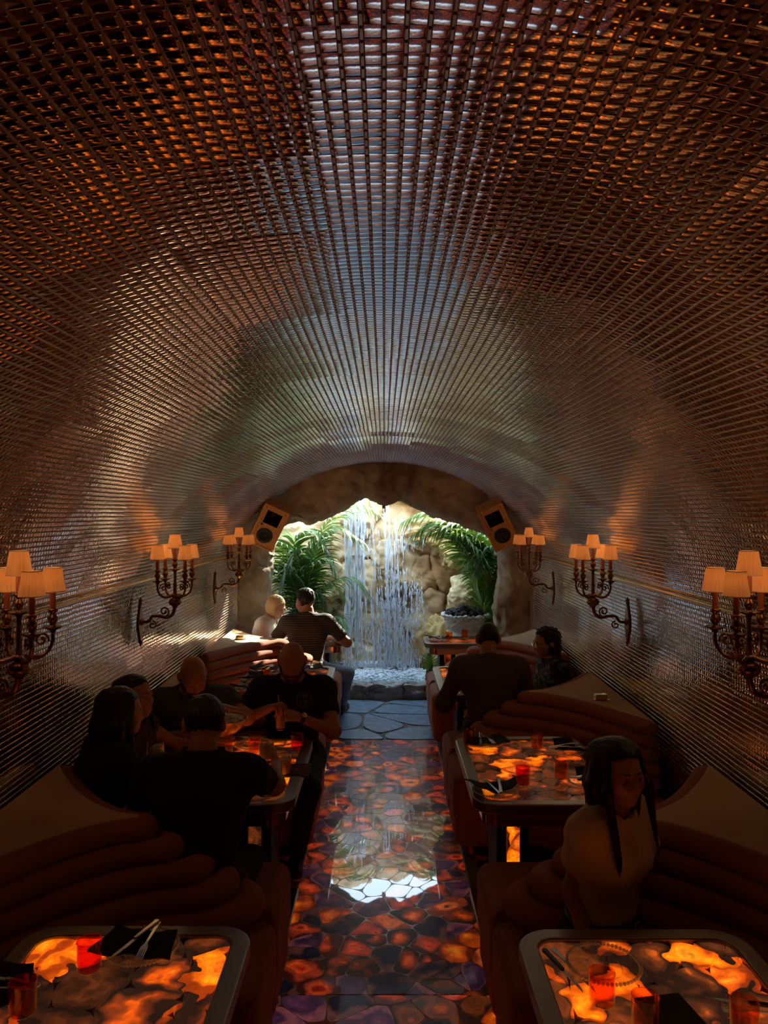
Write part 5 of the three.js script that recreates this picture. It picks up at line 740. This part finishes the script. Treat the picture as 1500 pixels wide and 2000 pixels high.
  const dnh = dirAt(lean * 0.6), shirtF = (x, yy, z) => { let d = shirtU(x, yy, z); if (d < 0.04) d += fold(x, yy, z, 1); d = smax(d, -((x - hem.x) * dnh.x + (yy - hem.y) * dnh.y + (z - hem.z) * dnh.z), 0.008); return smax(d, -hole(x, yy, z), 0.006); };
  const sg = surfaceNets(shirtF, lo, hi, o.cell ? cell : 0.012), shirt = part(o.shirtName ?? 'shirt', sg, o.shirt, t);
  const pantsU = union([...torsoParts(0.014).slice(0, 2), ...legF('L', 0.012), ...legF('R', 0.012)], 0.035), top = g(hip.clone().addScaledVector(U, 0.10)), cut = { L: g(legs.L.a), R: g(legs.R.a) }; const pantsF = (x, yy, z) => { let d = pantsU(x, yy, z); if (d < 0.04) d += fold(x, yy, z, 5); return smax(d, (x - top.x) * dnh.x + (yy - top.y) * dnh.y + (z - top.z) * dnh.z, 0.008); };
  part(o.trouserName ?? 'trousers', surfaceNets(pantsF, lo, hi, cell), o.pants, t);
  for (const n of ['L', 'R']) { const l = legs[n], a = g(l.a), td = l.toe, s0 = a.clone().addScaledVector(td, -0.045).setY(max(0.045, a.y - 0.055)), s1 = a.clone().addScaledVector(td, 0.15).setY(max(0.036, a.y - 0.07)); const up_ = cap(s0, s1, 0.040, 0.034), an = cap(a.clone().setY(a.y + 0.02), s0, 0.038, 0.040), u = union([up_, an], 0.03), fl = min(s0.y - 0.044, s1.y - 0.035); const f = (x, yy, z) => smax(u(x, yy, z), fl - yy + 0.001, 0.004); const [l1, h1] = bounds([s0, s1, a], 0.06); const sh_ = part('shoe', surfaceNets(f, l1, h1, 0.008), o.shoes ?? std(0x17130f, 0.5), t); const sole = surfaceNets((x, yy, z) => max(up_(x, yy, z) - 0.004, yy - fl - 0.024, fl - yy), l1, h1, 0.008); part('sole', sole, o.sole ?? std(0x0c0b0a, 0.7), sh_); }
  // eyes, brows, hair, beard, glasses, all in the head's own frame
  const H = new THREE.Group(); const put = (n, geo, mat, parent = t) => { geo.applyMatrix4(hm); return part(n, geo, mat, parent); };
  if (!o.backOnly && !o.shut) for (const s of [-1, 1]) { const e = put('eye', new THREE.SphereGeometry(0.0118, 16, 12).translate(s * 0.031, -0.0005, 0.0815), std(0x9c8f85, 0.3)); const ig = new THREE.SphereGeometry(0.0052, 12, 8).scale(1, 1, 0.4).translate(s * 0.031, -0.0015, 0.0922); ig.applyMatrix4(hm); part('iris', ig, std(0x1c120b, 0.15), e); put('eyebrow', tube([V3(s * 0.013, 0.0215, 0.0955), V3(s * 0.029, 0.0255, 0.0905), V3(s * 0.047, 0.0205, 0.077)], (u) => 0.0028 * (1 - 0.6 * u), 10, 6), std(o.hairColor ?? 0x1a110b, 0.9)); }
  const hairMat = std(o.hairColor ?? 0x0b0807, 0.5, 0, { sheen: 0.4, sheenRoughness: 0.35, sheenColor: new THREE.Color(o.hairColor ?? 0x0b0807) }), strand = (x, yy, z, f) => 0.003 * noise(x * f, yy * 9, z * f) + 0.0016 * noise(x * f * 2.3, yy * 16, z * f * 2.3);
  const hb = [[-0.13, -0.2, -0.16], [0.13, 0.16, 0.15]];
  const face = (x, yy, z, lowBack, front, sideY) => { const hairline = front + 0.020 * smooth(0.03, 0.07, abs(x)); const a = z > 0.03 ? hairline - yy : z > -0.025 ? lerp(lowBack, hairline, smooth(-0.025, 0.03, z)) - yy : lowBack - yy; return a; };   // > 0 where there is no hair
  if (o.hair === 'short') put('hair', surfaceNets((x, yy, z) => smax(scalp(x, yy, z) - lerp(0.0035, o.hairLen ?? 0.012, smooth(-0.04, 0.035, yy)) - strand(x, yy, z, 60) * (o.hairLen ? 1.6 : 1) - (o.quiff ?? 0) * smooth(0.05, 0.12, yy), face(x, yy, z, -0.05, 0.068) * 0.7, 0.016), ...hb, fineCell), hairMat);
  if (o.hair === 'stubble') put('hair', surfaceNets((x, yy, z) => smax(scalp(x, yy, z) - 0.005 - 0.001 * noise(x * 200, yy * 200, z * 200), face(x, yy, z, -0.05, 0.07) * 0.8, 0.008), ...hb, fineCell), hairMat);
  if (o.hair === 'bob') put('hair', surfaceNets((x, yy, z) => { const c0 = ell(0, 0.022, -0.018, 0.094, 0.098, 0.108)(x, yy, z), c1 = ell(0, -0.045, -0.018, 0.100, 0.07, 0.092)(x, yy, z); let d = smin(c0, c1, 0.03) - strand(x, yy, z, 85) * 2.2; d = smax(d, -0.085 - yy + 0.012 * sin(x * 40), 0.006); const fz = 0.045 + 0.05 * smooth(0.04, 0.085, yy); return smax(d, min(z - fz, 0.075 - yy) , 0.01); }, ...hb, fineCell), hairMat);
  if (o.hair === 'curly') put('hair', surfaceNets((x, yy, z) => { let d = smin(ell(0, 0.030, -0.022, 0.098, 0.094, 0.110)(x, yy, z), ell(0, -0.055, -0.045, 0.098, 0.075, 0.075)(x, yy, z), 0.03); d += 0.014 * noise(x * 42, yy * 42, z * 42) + 0.008 * noise(x * 90, yy * 90, z * 90); return smax(d, min(z - 0.042 - 0.04 * smooth(0.05, 0.09, yy), 0.078 - yy), 0.01); }, ...hb, fineCell), hairMat);
  if (o.hair === 'long') { const dn = V3(0, -1, 0).applyQuaternion(hq.clone().invert()), locks = [], add = (p, b, l, r1, r2, f = 0) => { const a = V3(...p), q = V3(...b), e = q.clone().addScaledVector(dn, l).add(V3(0, 0, f)); locks.push(cap(a, q, r1, r1), cap(q, e, r1, r2)); }, len = o.hairLen ?? 0.34;
    for (const s of [-1, 1]) { add([s * 0.062, 0.06, -0.03], [s * 0.086, -0.06, -0.03], len * 0.75, 0.034, 0.022); add([s * 0.05, 0.06, -0.07], [s * 0.056, -0.07, -0.085], len, 0.042, 0.026); add([s * 0.055, 0.075, 0.012], [s * 0.082, -0.05, 0.018 + (o.lockFwd ?? 0)], len * (o.front ?? 0.8), 0.024, 0.010, 0.045 + (o.lockFwd ?? 0)); } add([0, 0.05, -0.09], [0, -0.08, -0.10], len, 0.045, 0.03);
    const lk = union(locks, 0.028), c0 = ell(0, 0.034, -0.018, 0.088, 0.091, 0.104), [l1, h1] = bounds([V3(0.13, 0.15, 0.1), V3(-0.13, -0.1, -0.17), V3(0, -0.1, -0.1).addScaledVector(dn, len), V3(0.1, -0.1, 0.06).addScaledVector(dn, len), V3(-0.1, -0.1, 0.06).addScaledVector(dn, len)], 0.05);
    put('hair', surfaceNets((x, yy, z) => { let d = smin(c0(x, yy, z), lk(x, yy, z), 0.02) - 1.0 * (0.0026 * noise(x * 90, yy * 5, z * 90) + 0.0018 * noise(x * 190, yy * 8, z * 190)); const hole_ = max(abs(x) * 0.9 - 0.058 - 0.012 * smooth(0.06, -0.04, yy), yy - 0.078 + 0.25 * abs(x), 0.022 - z); return smax(d, -hole_, 0.010); }, l1, h1, fineCell * 1.25), hairMat); }
  if (o.beard) put('beard', surfaceNets((x, yy, z) => { let d = hf(x, yy, z) - 0.0032 - 0.0022 * noise(x * 150, yy * 90, z * 150); const lip = ell(0, -0.069, 0.094, 0.021, 0.0085, 0.02)(x, yy, z); d = smax(d, yy + 0.048 - 0.045 * smooth(0.045, 0.066, abs(x)), 0.006); d = smax(d, -0.128 - yy, 0.01); d = smax(d, 0.0 - z + 0.005, 0.01); return smax(d, -lip, 0.004); }, [-0.1, -0.15, -0.04], [0.1, 0.02, 0.13], fineCell), std(o.beardColor ?? 0x2a160c, 0.9));
  if (o.glasses) { const gm = std(o.glasses, 0.3, 0.9), rims = []; for (const s of [-1, 1]) { rims.push(new THREE.TorusGeometry(0.0245, 0.0013, 8, 36).scale(1.08, 0.92, 1).rotateY(s * 0.12).translate(s * 0.032, -0.004, 0.108)); rims.push(tube([V3(s * 0.058, 0.004, 0.103), V3(s * 0.074, 0.008, 0.06), V3(s * 0.083, 0.012, -0.015), V3(s * 0.083, -0.004, -0.03)], 0.0015, 20, 6)); } rims.push(tube([V3(-0.008, 0.002, 0.111), V3(0, 0.006, 0.114), V3(0.008, 0.002, 0.111)], 0.0013, 8, 6)); const gg = put('glasses', merge(rims), gm); for (const s of [-1, 1]) { const lg = lathe([[0, 0], [0.0238, 0], [0.0238, 0.001], [0, 0.001]], 28).rotateX(PI / 2).scale(1.08, 0.92, 1).rotateY(s * 0.12).translate(s * 0.032, -0.004, 0.108); lg.applyMatrix4(hm); part('lens', lg, clear, gg); } }
  return { t, base, hm, g, neck, chest, up, F, Lf, Ls, arms, sh, shirt, part: (n, geo, mat) => part(n, geo, mat, t) };
}
const cloth = (r, g, b, extra = {}) => std(lin(r, g, b), 0.9, 0, { sheen: 0.25, ...extra });
const denim = cloth(0.018, 0.024, 0.04), blackC = cloth(0.010, 0.010, 0.012), greyDenim = cloth(0.20, 0.24, 0.29);
function stripeTex(a, b, n = 26) { const w = 8, h = 512, d = new Uint8Array(w * h * 4); for (let y = 0; y < h; y++) for (let x = 0; x < w; x++) { const s = ((y * n / h) % 1) < 0.32; d.set([...(s ? b : a), 255], (y * w + x) * 4); } const t = new THREE.DataTexture(d, w, h); t.colorSpace = THREE.SRGBColorSpace; t.wrapS = t.wrapT = THREE.RepeatWrapping; t.magFilter = THREE.LinearFilter; t.needsUpdate = true; return t; }
function planarUV(geo, fx, fy) { const p = geo.attributes.position, u = []; for (let i = 0; i < p.count; i++) u.push(fx(p.getX(i), p.getY(i), p.getZ(i)), fy(p.getX(i), p.getY(i), p.getZ(i))); geo.setAttribute('uv', new THREE.Float32BufferAttribute(u, 2)); }
function canvasTex(w, h, draw) { const cv = document.createElement('canvas'); cv.width = w; cv.height = h; const c = cv.getContext('2d'); draw(c); const t = new THREE.CanvasTexture(cv); t.colorSpace = THREE.SRGBColorSpace; return t; }
function chestPrint(P_, name, dx, dy, w, h, draw, px, py) {        // a printed patch laid on the curved front of a shirt
  const n = 14, pos = [], uv = [], idx = [], sp = P_.shirt.geometry.attributes.position, c = P_.g(P_.chest).addScaledVector(P_.Lf, dx).addScaledVector(P_.up, dy);
  for (let j = 0; j <= n; j++) for (let i = 0; i <= n; i++) { const q = c.clone().addScaledVector(P_.Lf, (i / n - 0.5) * w).addScaledVector(P_.up, (j / n - 0.5) * h); let best = -9; for (let k = 0; k < sp.count; k++) { const vx = sp.getX(k) - q.x, vy = sp.getY(k) - q.y, vz = sp.getZ(k) - q.z, f = vx * P_.F.x + vy * P_.F.y + vz * P_.F.z; if (f < best) continue; const sx = vx - f * P_.F.x, sy = vy - f * P_.F.y, sz = vz - f * P_.F.z; if (sx * sx + sy * sy + sz * sz < 0.00022) best = f; } if (best < -8) best = 0.1; q.addScaledVector(P_.F, best + 0.003); pos.push(q.x, q.y, q.z); uv.push(i / n, j / n); }
  for (let j = 0; j < n; j++) for (let i = 0; i < n; i++) { const a = j * (n + 1) + i, b = a + n + 1; idx.push(a, a + 1, b, b, a + 1, b + 1); }
  const m = new THREE.MeshStandardMaterial({ map: canvasTex(px, py, draw), transparent: true, roughness: 0.8 }); P_.part(name, geom(pos, idx, uv), m);
}
const rad = (d) => d * PI / 180;
// tattooed bald man in black, stirring a tall drink
{
  const p = person({ label: 'bald man in a black tee with a round white chest emblem, stirring a tall drink', at: [-0.555, 0.545, 4.76], yaw: rad(2), lean: 0.24, head: [rad(4), 0.30, 0], skin: 'tan', size: 0.97, wide: 1.10, shut: true, shirt: blackC, pants: blackC, hair: null, beard: true, beardColor: 0x5a3420, hairColor: 0x2c1a10,
    arms: { R: { to: [-0.660, 0.925, 4.40], hint: [-0.9, -0.5, -0.2], curl: 0.95, palm: [0.5, -0.6, 0.3], dir: [0.6, 0.35, 0.5] }, L: { to: [-0.500, 0.875, 4.42], hint: [0.9, -0.6, -0.2], curl: 0.85, palm: [-0.9, 0, 0.35], dir: [-0.62, 0.25, 0.55] } }, feet: { L: [-0.50, 0.09, 4.42, [0.25, 1, 0.9], [0.1, 0, 1]], R: [-0.70, 0.09, 4.40] }, shoes: std(0x101012, 0.5), sole: std(0xb9ab98, 0.7) });
  chestPrint(p, 'chest_emblem', 0.075, 0.035, 0.105, 0.105, (c) => { c.clearRect(0, 0, 256, 256); c.strokeStyle = c.fillStyle = '#8f8781'; c.lineWidth = 7; c.beginPath(); c.arc(128, 128, 112, 0, 2 * PI); c.stroke(); c.font = 'bold 58px sans-serif'; c.textAlign = 'center'; c.fillText('SUF', 128, 88); c.lineWidth = 6; c.beginPath(); c.moveTo(70, 110); c.lineTo(70, 190); c.lineTo(104, 190); c.moveTo(104, 120); c.lineTo(128, 150); c.lineTo(150, 112); c.moveTo(140, 150); c.lineTo(140, 205); c.rect(160, 130, 42, 52); c.moveTo(96, 214); c.lineTo(160, 214); c.stroke(); }, 256, 256);
  const w = p.g(p.arms.L.w), d = p.arms.L.w.clone().sub(p.arms.L.e).normalize(), q = new THREE.Quaternion().setFromUnitVectors(V3(0, 1, 0), d), c = w.clone().addScaledVector(d, -0.03); const wt = p.part('wristwatch', new THREE.CylinderGeometry(0.0335, 0.0345, 0.022, 26, 1, true).applyQuaternion(q).translate(c.x, c.y, c.z), std(0x0b0b0c, 0.5, 0, { side: THREE.DoubleSide })); const fd = V3(0.2, 0.75, 0.6).addScaledVector(d, -V3(0.2, 0.75, 0.6).dot(d)).normalize(), f = lathe([[0, 0.006], [0.015, 0.006], [0.017, 0.003], [0.017, 0], [0, 0]], 22).applyQuaternion(new THREE.Quaternion().setFromUnitVectors(V3(0, 1, 0), fd)).translate(c.x + fd.x * 0.034, c.y + fd.y * 0.034, c.z + fd.z * 0.034); part('watch_face', f, M.steel, wt);
}
// bald bearded man in a blue tee, bent over the table
{
  const p = person({ label: 'bald bearded man in a faded blue tee, head bent, reaching into the ice bowl', at: [-1.155, 0.545, 4.66], yaw: rad(12), lean: 0.42, head: [rad(26), 0.55, 0.08], skin: 'tan', size: 0.96, wide: 1.08, shirt: cloth(0.055, 0.075, 0.11), pants: denim, shut: true, beard: true, beardColor: 0x3a2115, hairColor: 0x2a1a12, cell: 0.014,
    arms: { L: { to: [-0.905, 1.000, 4.16], hint: [0.9, -0.5, 0.1], curl: 0.6, palm: [0.1, -1, 0.1], dir: [0.45, -0.15, 0.75] }, R: { to: [-1.20, 0.80, 4.30], hint: [-0.8, -0.5, 0.0], curl: 0.4 } } });
  chestPrint(p, 'shirt_print', -0.055, -0.055, 0.13, 0.05, (c) => { c.clearRect(0, 0, 320, 120); c.fillStyle = '#8e939a'; c.font = 'bold 84px sans-serif'; c.textAlign = 'center'; c.fillText('DIIVIN', 160, 74); c.font = '30px sans-serif'; c.fillRect(196, 92, 60, 12); }, 320, 120);
}
// long-haired woman in profile at the wall, arm reaching over the table
person({ label: 'dark-haired woman in profile by the wall, bare arm stretched over the crowded table', female: true, at: [-1.345, 0.530, 3.90], yaw: rad(78), lean: 0.14, head: [rad(72), -0.04, 0], skin: 'tan', size: 0.90, shirt: cloth(0.05, 0.03, 0.03), pants: blackC, hair: 'long', hairLen: 0.30, front: 0.5, sleeve: 0.25, hairColor: 0x0a0706,
  arms: { L: { to: [-0.90, 0.865, 4.05], hint: [0.0, -0.7, -0.6], curl: 0.35, palm: [0, -1, 0] }, R: { to: [-1.10, 0.77, 3.78], hint: [0, -1, 0.3], curl: 0.4 } }, feet: { L: [-0.95, 0.09, 3.98], R: [-0.95, 0.09, 3.80] } });
// long-haired woman nearest the camera, glass held up
person({ label: 'woman with long black hair and a dark jacket, back turned, holding up a glass', female: true, at: [-1.29, 0.535, 3.44], yaw: rad(128), lean: 0.16, head: [rad(122), 0.10, 0], skin: 'fair', size: 0.93, wide: 1.05, shirt: cloth(0.013, 0.013, 0.016), shirtName: 'jacket', sleeve: 1.92, pants: blackC, hair: 'long', hairLen: 0.42, hairColor: 0x070504, backOnly: false,
  arms: { R: { to: [-1.035, 0.87, 3.545], hint: [0.2, -0.8, 0.3], curl: 0.9, palm: [-0.6, 0, -0.6], dir: [0.1, 0.35, -0.6] }, L: { to: [-0.93, 0.775, 3.76], hint: [0, -1, 0], curl: 0.4 } }, feet: { L: [-0.98, 0.09, 3.70], R: [-1.05, 0.09, 3.62] } });
// man in the black polo, back to the camera, raising a glass
{
  const p = person({ label: 'short-haired man in a black polo with pale piping, back turned, holding a short glass', at: [-0.735, 0.555, 3.02], yaw: rad(180), lean: 0.20, head: [rad(186), 0.22, 0], skin: 'tan', size: 0.97, wide: 1.14, shirt: blackC, shirtName: 'polo_shirt', neckHole: 0.062, pants: denim, hair: 'short', hairColor: 0x0a0706, cell: 0.013, backOnly: true,
    arms: { R: { to: [-0.500, 0.880, 3.58], hint: [0.55, -0.9, 0.15], curl: 0.9, palm: [-0.95, -0.1, 0.1], dir: [-0.25, 0.10, -0.9] }, L: { to: [-0.90, 0.79, 3.40], hint: [-0.8, -0.6, 0.3], curl: 0.5 } }, feet: { R: [-0.56, 0.09, 3.46], L: [-0.85, 0.09, 3.44] } });
  const c = p.g(p.neck).addScaledVector(p.up, 0.012).addScaledVector(p.F, 0.012), ring = []; for (let i = 0; i <= 22; i++) { const a = -0.9 + i / 22 * (PI + 1.8); const v = c.clone().addScaledVector(p.Lf, 0.080 * cos(a + PI)).addScaledVector(p.F, -0.074 * sin(a)).addScaledVector(p.up, 0.030 - 0.018 * smooth(0.2, -0.9, sin(a))); ring.push(v); }
  p.part('collar', merge([tube(ring, 0.0115, 44, 8), tube(ring.map((v) => v.clone().addScaledVector(p.up, 0.012)), 0.0085, 44, 8)]), blackC); p.part('collar_piping', tube(ring.map((v) => { const r = v.clone().sub(c); return c.clone().add(r.multiplyScalar(1.14)).addScaledVector(p.up, -0.008); }), 0.0022, 44, 6), cloth(0.45, 0.36, 0.26));
  const a = p.arms.R, s0 = p.g(p.sh.R.clone().lerp(a.e, 0.61)), d = a.e.clone().sub(p.sh.R).normalize(); p.part('cuff_piping', new THREE.TorusGeometry(0.064, 0.0022, 6, 40).applyQuaternion(new THREE.Quaternion().setFromUnitVectors(V3(0, 0, 1), d)).translate(s0.x, s0.y, s0.z), cloth(0.45, 0.36, 0.26));
}
// woman in the pale tee with glasses
{
  const p = person({ label: 'woman in a pale fitted tee and round wire glasses, looking back over her table', female: true, at: [0.775, 0.545, 2.74], yaw: rad(40), lean: 0.10, head: [rad(17), 0.10, 0.05], skin: 'tan', size: 0.90, wide: 1.02, shirt: cloth(0.62, 0.50, 0.36), sleeve: 0.52, hem: 0.075, neckHole: 0.082, collar: -0.03, scoop: 0.8, headShift: [0, 0.018, 0.0], pants: denim, trouserName: 'jeans', hair: 'long', hairLen: 0.30, front: 1.0, lockFwd: 0.040, hairColor: 0x080504, glasses: 0x9a7448, cell: 0.0095, fine: 0.0034,
    arms: { R: { to: [0.685, 0.555, 2.55], hint: [-0.12, -0.6, -0.6], curl: 0.45 }, L: { to: [1.00, 0.60, 2.60], hint: [0.3, -0.6, -0.5], curl: 0.45 } }, feet: { R: [0.84, 0.09, 2.28], L: [1.0, 0.09, 2.34] } });
  const b = p.g(V3(0.775, 0.545, -2.74)).addScaledVector(p.up, 0.085); p.part('belt', (() => { const g2 = new THREE.TorusGeometry(0.132, 0.014, 10, 48).scale(1.12, 0.9, 1).rotateX(PI / 2); g2.scale(1, 1.2, 1); return g2.rotateY(rad(40)).translate(b.x, b.y, b.z); })(), std(0x0d0b0a, 0.5)); p.part('belt_buckle', new THREE.TorusGeometry(0.018, 0.0032, 8, 28).rotateY(rad(40)).translate(b.x + sin(rad(40)) * 0.136, b.y + 0.002, b.z + cos(rad(40)) * 0.136), M.brass);
}
// man in brown, back turned, right booth three
person({ label: 'broad man in a brown long-sleeved top, back turned, at the right rear table', at: [0.715, 0.545, 5.18], yaw: rad(176), lean: 0.26, head: [rad(180), 0.30, 0], skin: 'olive', size: 0.98, wide: 1.14, shirt: cloth(0.085, 0.062, 0.050), sleeve: 1.95, shirtName: 'long_sleeved_top', neckHole: 0.064, pants: denim, hair: 'stubble', hairColor: 0x120d0a, backOnly: true, cell: 0.016, fine: 0.005,
  arms: { L: { to: [0.49, 0.80, 5.52], hint: [-0.45, -0.9, 0.25], curl: 0.6 }, R: { to: [0.93, 0.80, 5.52], hint: [0.45, -0.9, 0.25], curl: 0.6 } } });
// woman with curly hair
person({ label: 'woman with dark curly hair and glasses in a dark floral shirt by the right wall', female: true, at: [1.27, 0.52, 5.60], yaw: rad(-82), lean: 0.12, head: [rad(-74), 0.16, 0], skin: 'tan', size: 0.90, wide: 1.12, shirt: floral(), pants: denim, hair: 'curly', hairColor: 0x0d0908, glasses: 0x2a2420, sleeve: 0.7, cell: 0.015, fine: 0.005, arms: { R: { to: [0.92, 0.76, 5.70], hint: [0.2, -1, 0], curl: 0.5 }, L: { to: [0.95, 0.76, 5.50], hint: [0.2, -1, 0.2], curl: 0.5 } }, feet: { R: [0.92, 0.09, 5.66], L: [0.92, 0.09, 5.54] } });
function floral() { const n = 256, d = new Uint8Array(n * n * 4); for (let i = 0; i < n * n; i++) { const x = i % n, y = floor(i / n), a = fbm(x * 0.05, y * 0.05, 4, 3), b = fbm(x * 0.06, y * 0.06, 19, 3); const c = a > 0.32 ? [92, 112, 124] : b > 0.34 ? [112, 58, 48] : a < -0.35 ? [44, 62, 62] : [20, 24, 30]; d.set([...c, 255], i * 4); } const t = new THREE.DataTexture(d, n, n); t.colorSpace = THREE.SRGBColorSpace; t.wrapS = t.wrapT = THREE.RepeatWrapping; t.magFilter = THREE.LinearFilter; t.needsUpdate = true; const m = cloth(1, 1, 1); m.map = t; m.userData.floral = true; return m; }
// blonde woman and the man in the striped shirt at the far left table
person({ label: 'blonde woman with a chin-length bob and cream top at the far left table', female: true, at: [-1.22, 0.525, 7.72], yaw: rad(68), lean: 0.22, head: [rad(62), 0.42, 0], skin: 'fair', size: 0.93, wide: 1.1, neckHole: 0.08, collar: -0.01, shirt: cloth(0.80, 0.77, 0.72), sleeve: 1.4, pants: denim, hair: 'bob', hairColor: 0xd8b98a, glasses: 0x8a6a50, cell: 0.016, fine: 0.005, arms: { R: { to: [-0.98, 0.775, 7.66], hint: [0, -1, 0.2], curl: 0.5 }, L: { to: [-0.98, 0.775, 7.84], hint: [0, -1, 0], curl: 0.5 } }, feet: { R: [-0.9, 0.09, 7.7], L: [-0.9, 0.09, 7.85] } });
{
  const p = person({ label: 'dark-haired man in a grey striped shirt, back turned, one jean leg out in the aisle', at: [-0.735, 0.54, 7.36], yaw: rad(184), lean: 0.20, head: [rad(224), 0.12, 0], skin: 'tan', size: 0.98, wide: 1.12, shirt: (() => { const m = cloth(1, 1, 1); m.map = stripeTex([58, 54, 54], [104, 100, 98]); return m; })(), sleeve: 0.75, neckHole: 0.06, hem: -0.02, pants: greyDenim, trouserName: 'jeans', hair: 'short', hairLen: 0.014, quiff: 0.014, hairColor: 0x0c0908, cell: 0.015, fine: 0.005, shoes: std(0x2a1a10, 0.5),
    arms: { R: { to: [-0.52, 0.79, 7.68], hint: [0.8, -0.6, 0.2], curl: 0.5 }, L: { to: [-0.92, 0.79, 7.70], hint: [-0.8, -0.6, 0.2], curl: 0.5 } }, feet: { R: [-0.43, 0.09, 7.86, [0.9, 0.9, -0.2], [0.25, 0, -1]], L: [-0.80, 0.09, 7.80] } });
  planarUV(p.shirt.geometry, (x) => x, (x, y) => y * 1.9);
}
scene.traverse((o) => { if (o.isMesh && o.material.userData?.floral && !o.geometry.userData.done) { planarUV(o.geometry, (x, y, z) => z * 2.2 + x, (x, y) => y * 2.2); o.geometry.userData.done = true; } });
scene.traverse((o) => { if (o.isMesh && !o.isSky) { o.castShadow = true; o.receiveShadow = true; } });
renderer.render(scene, camera);
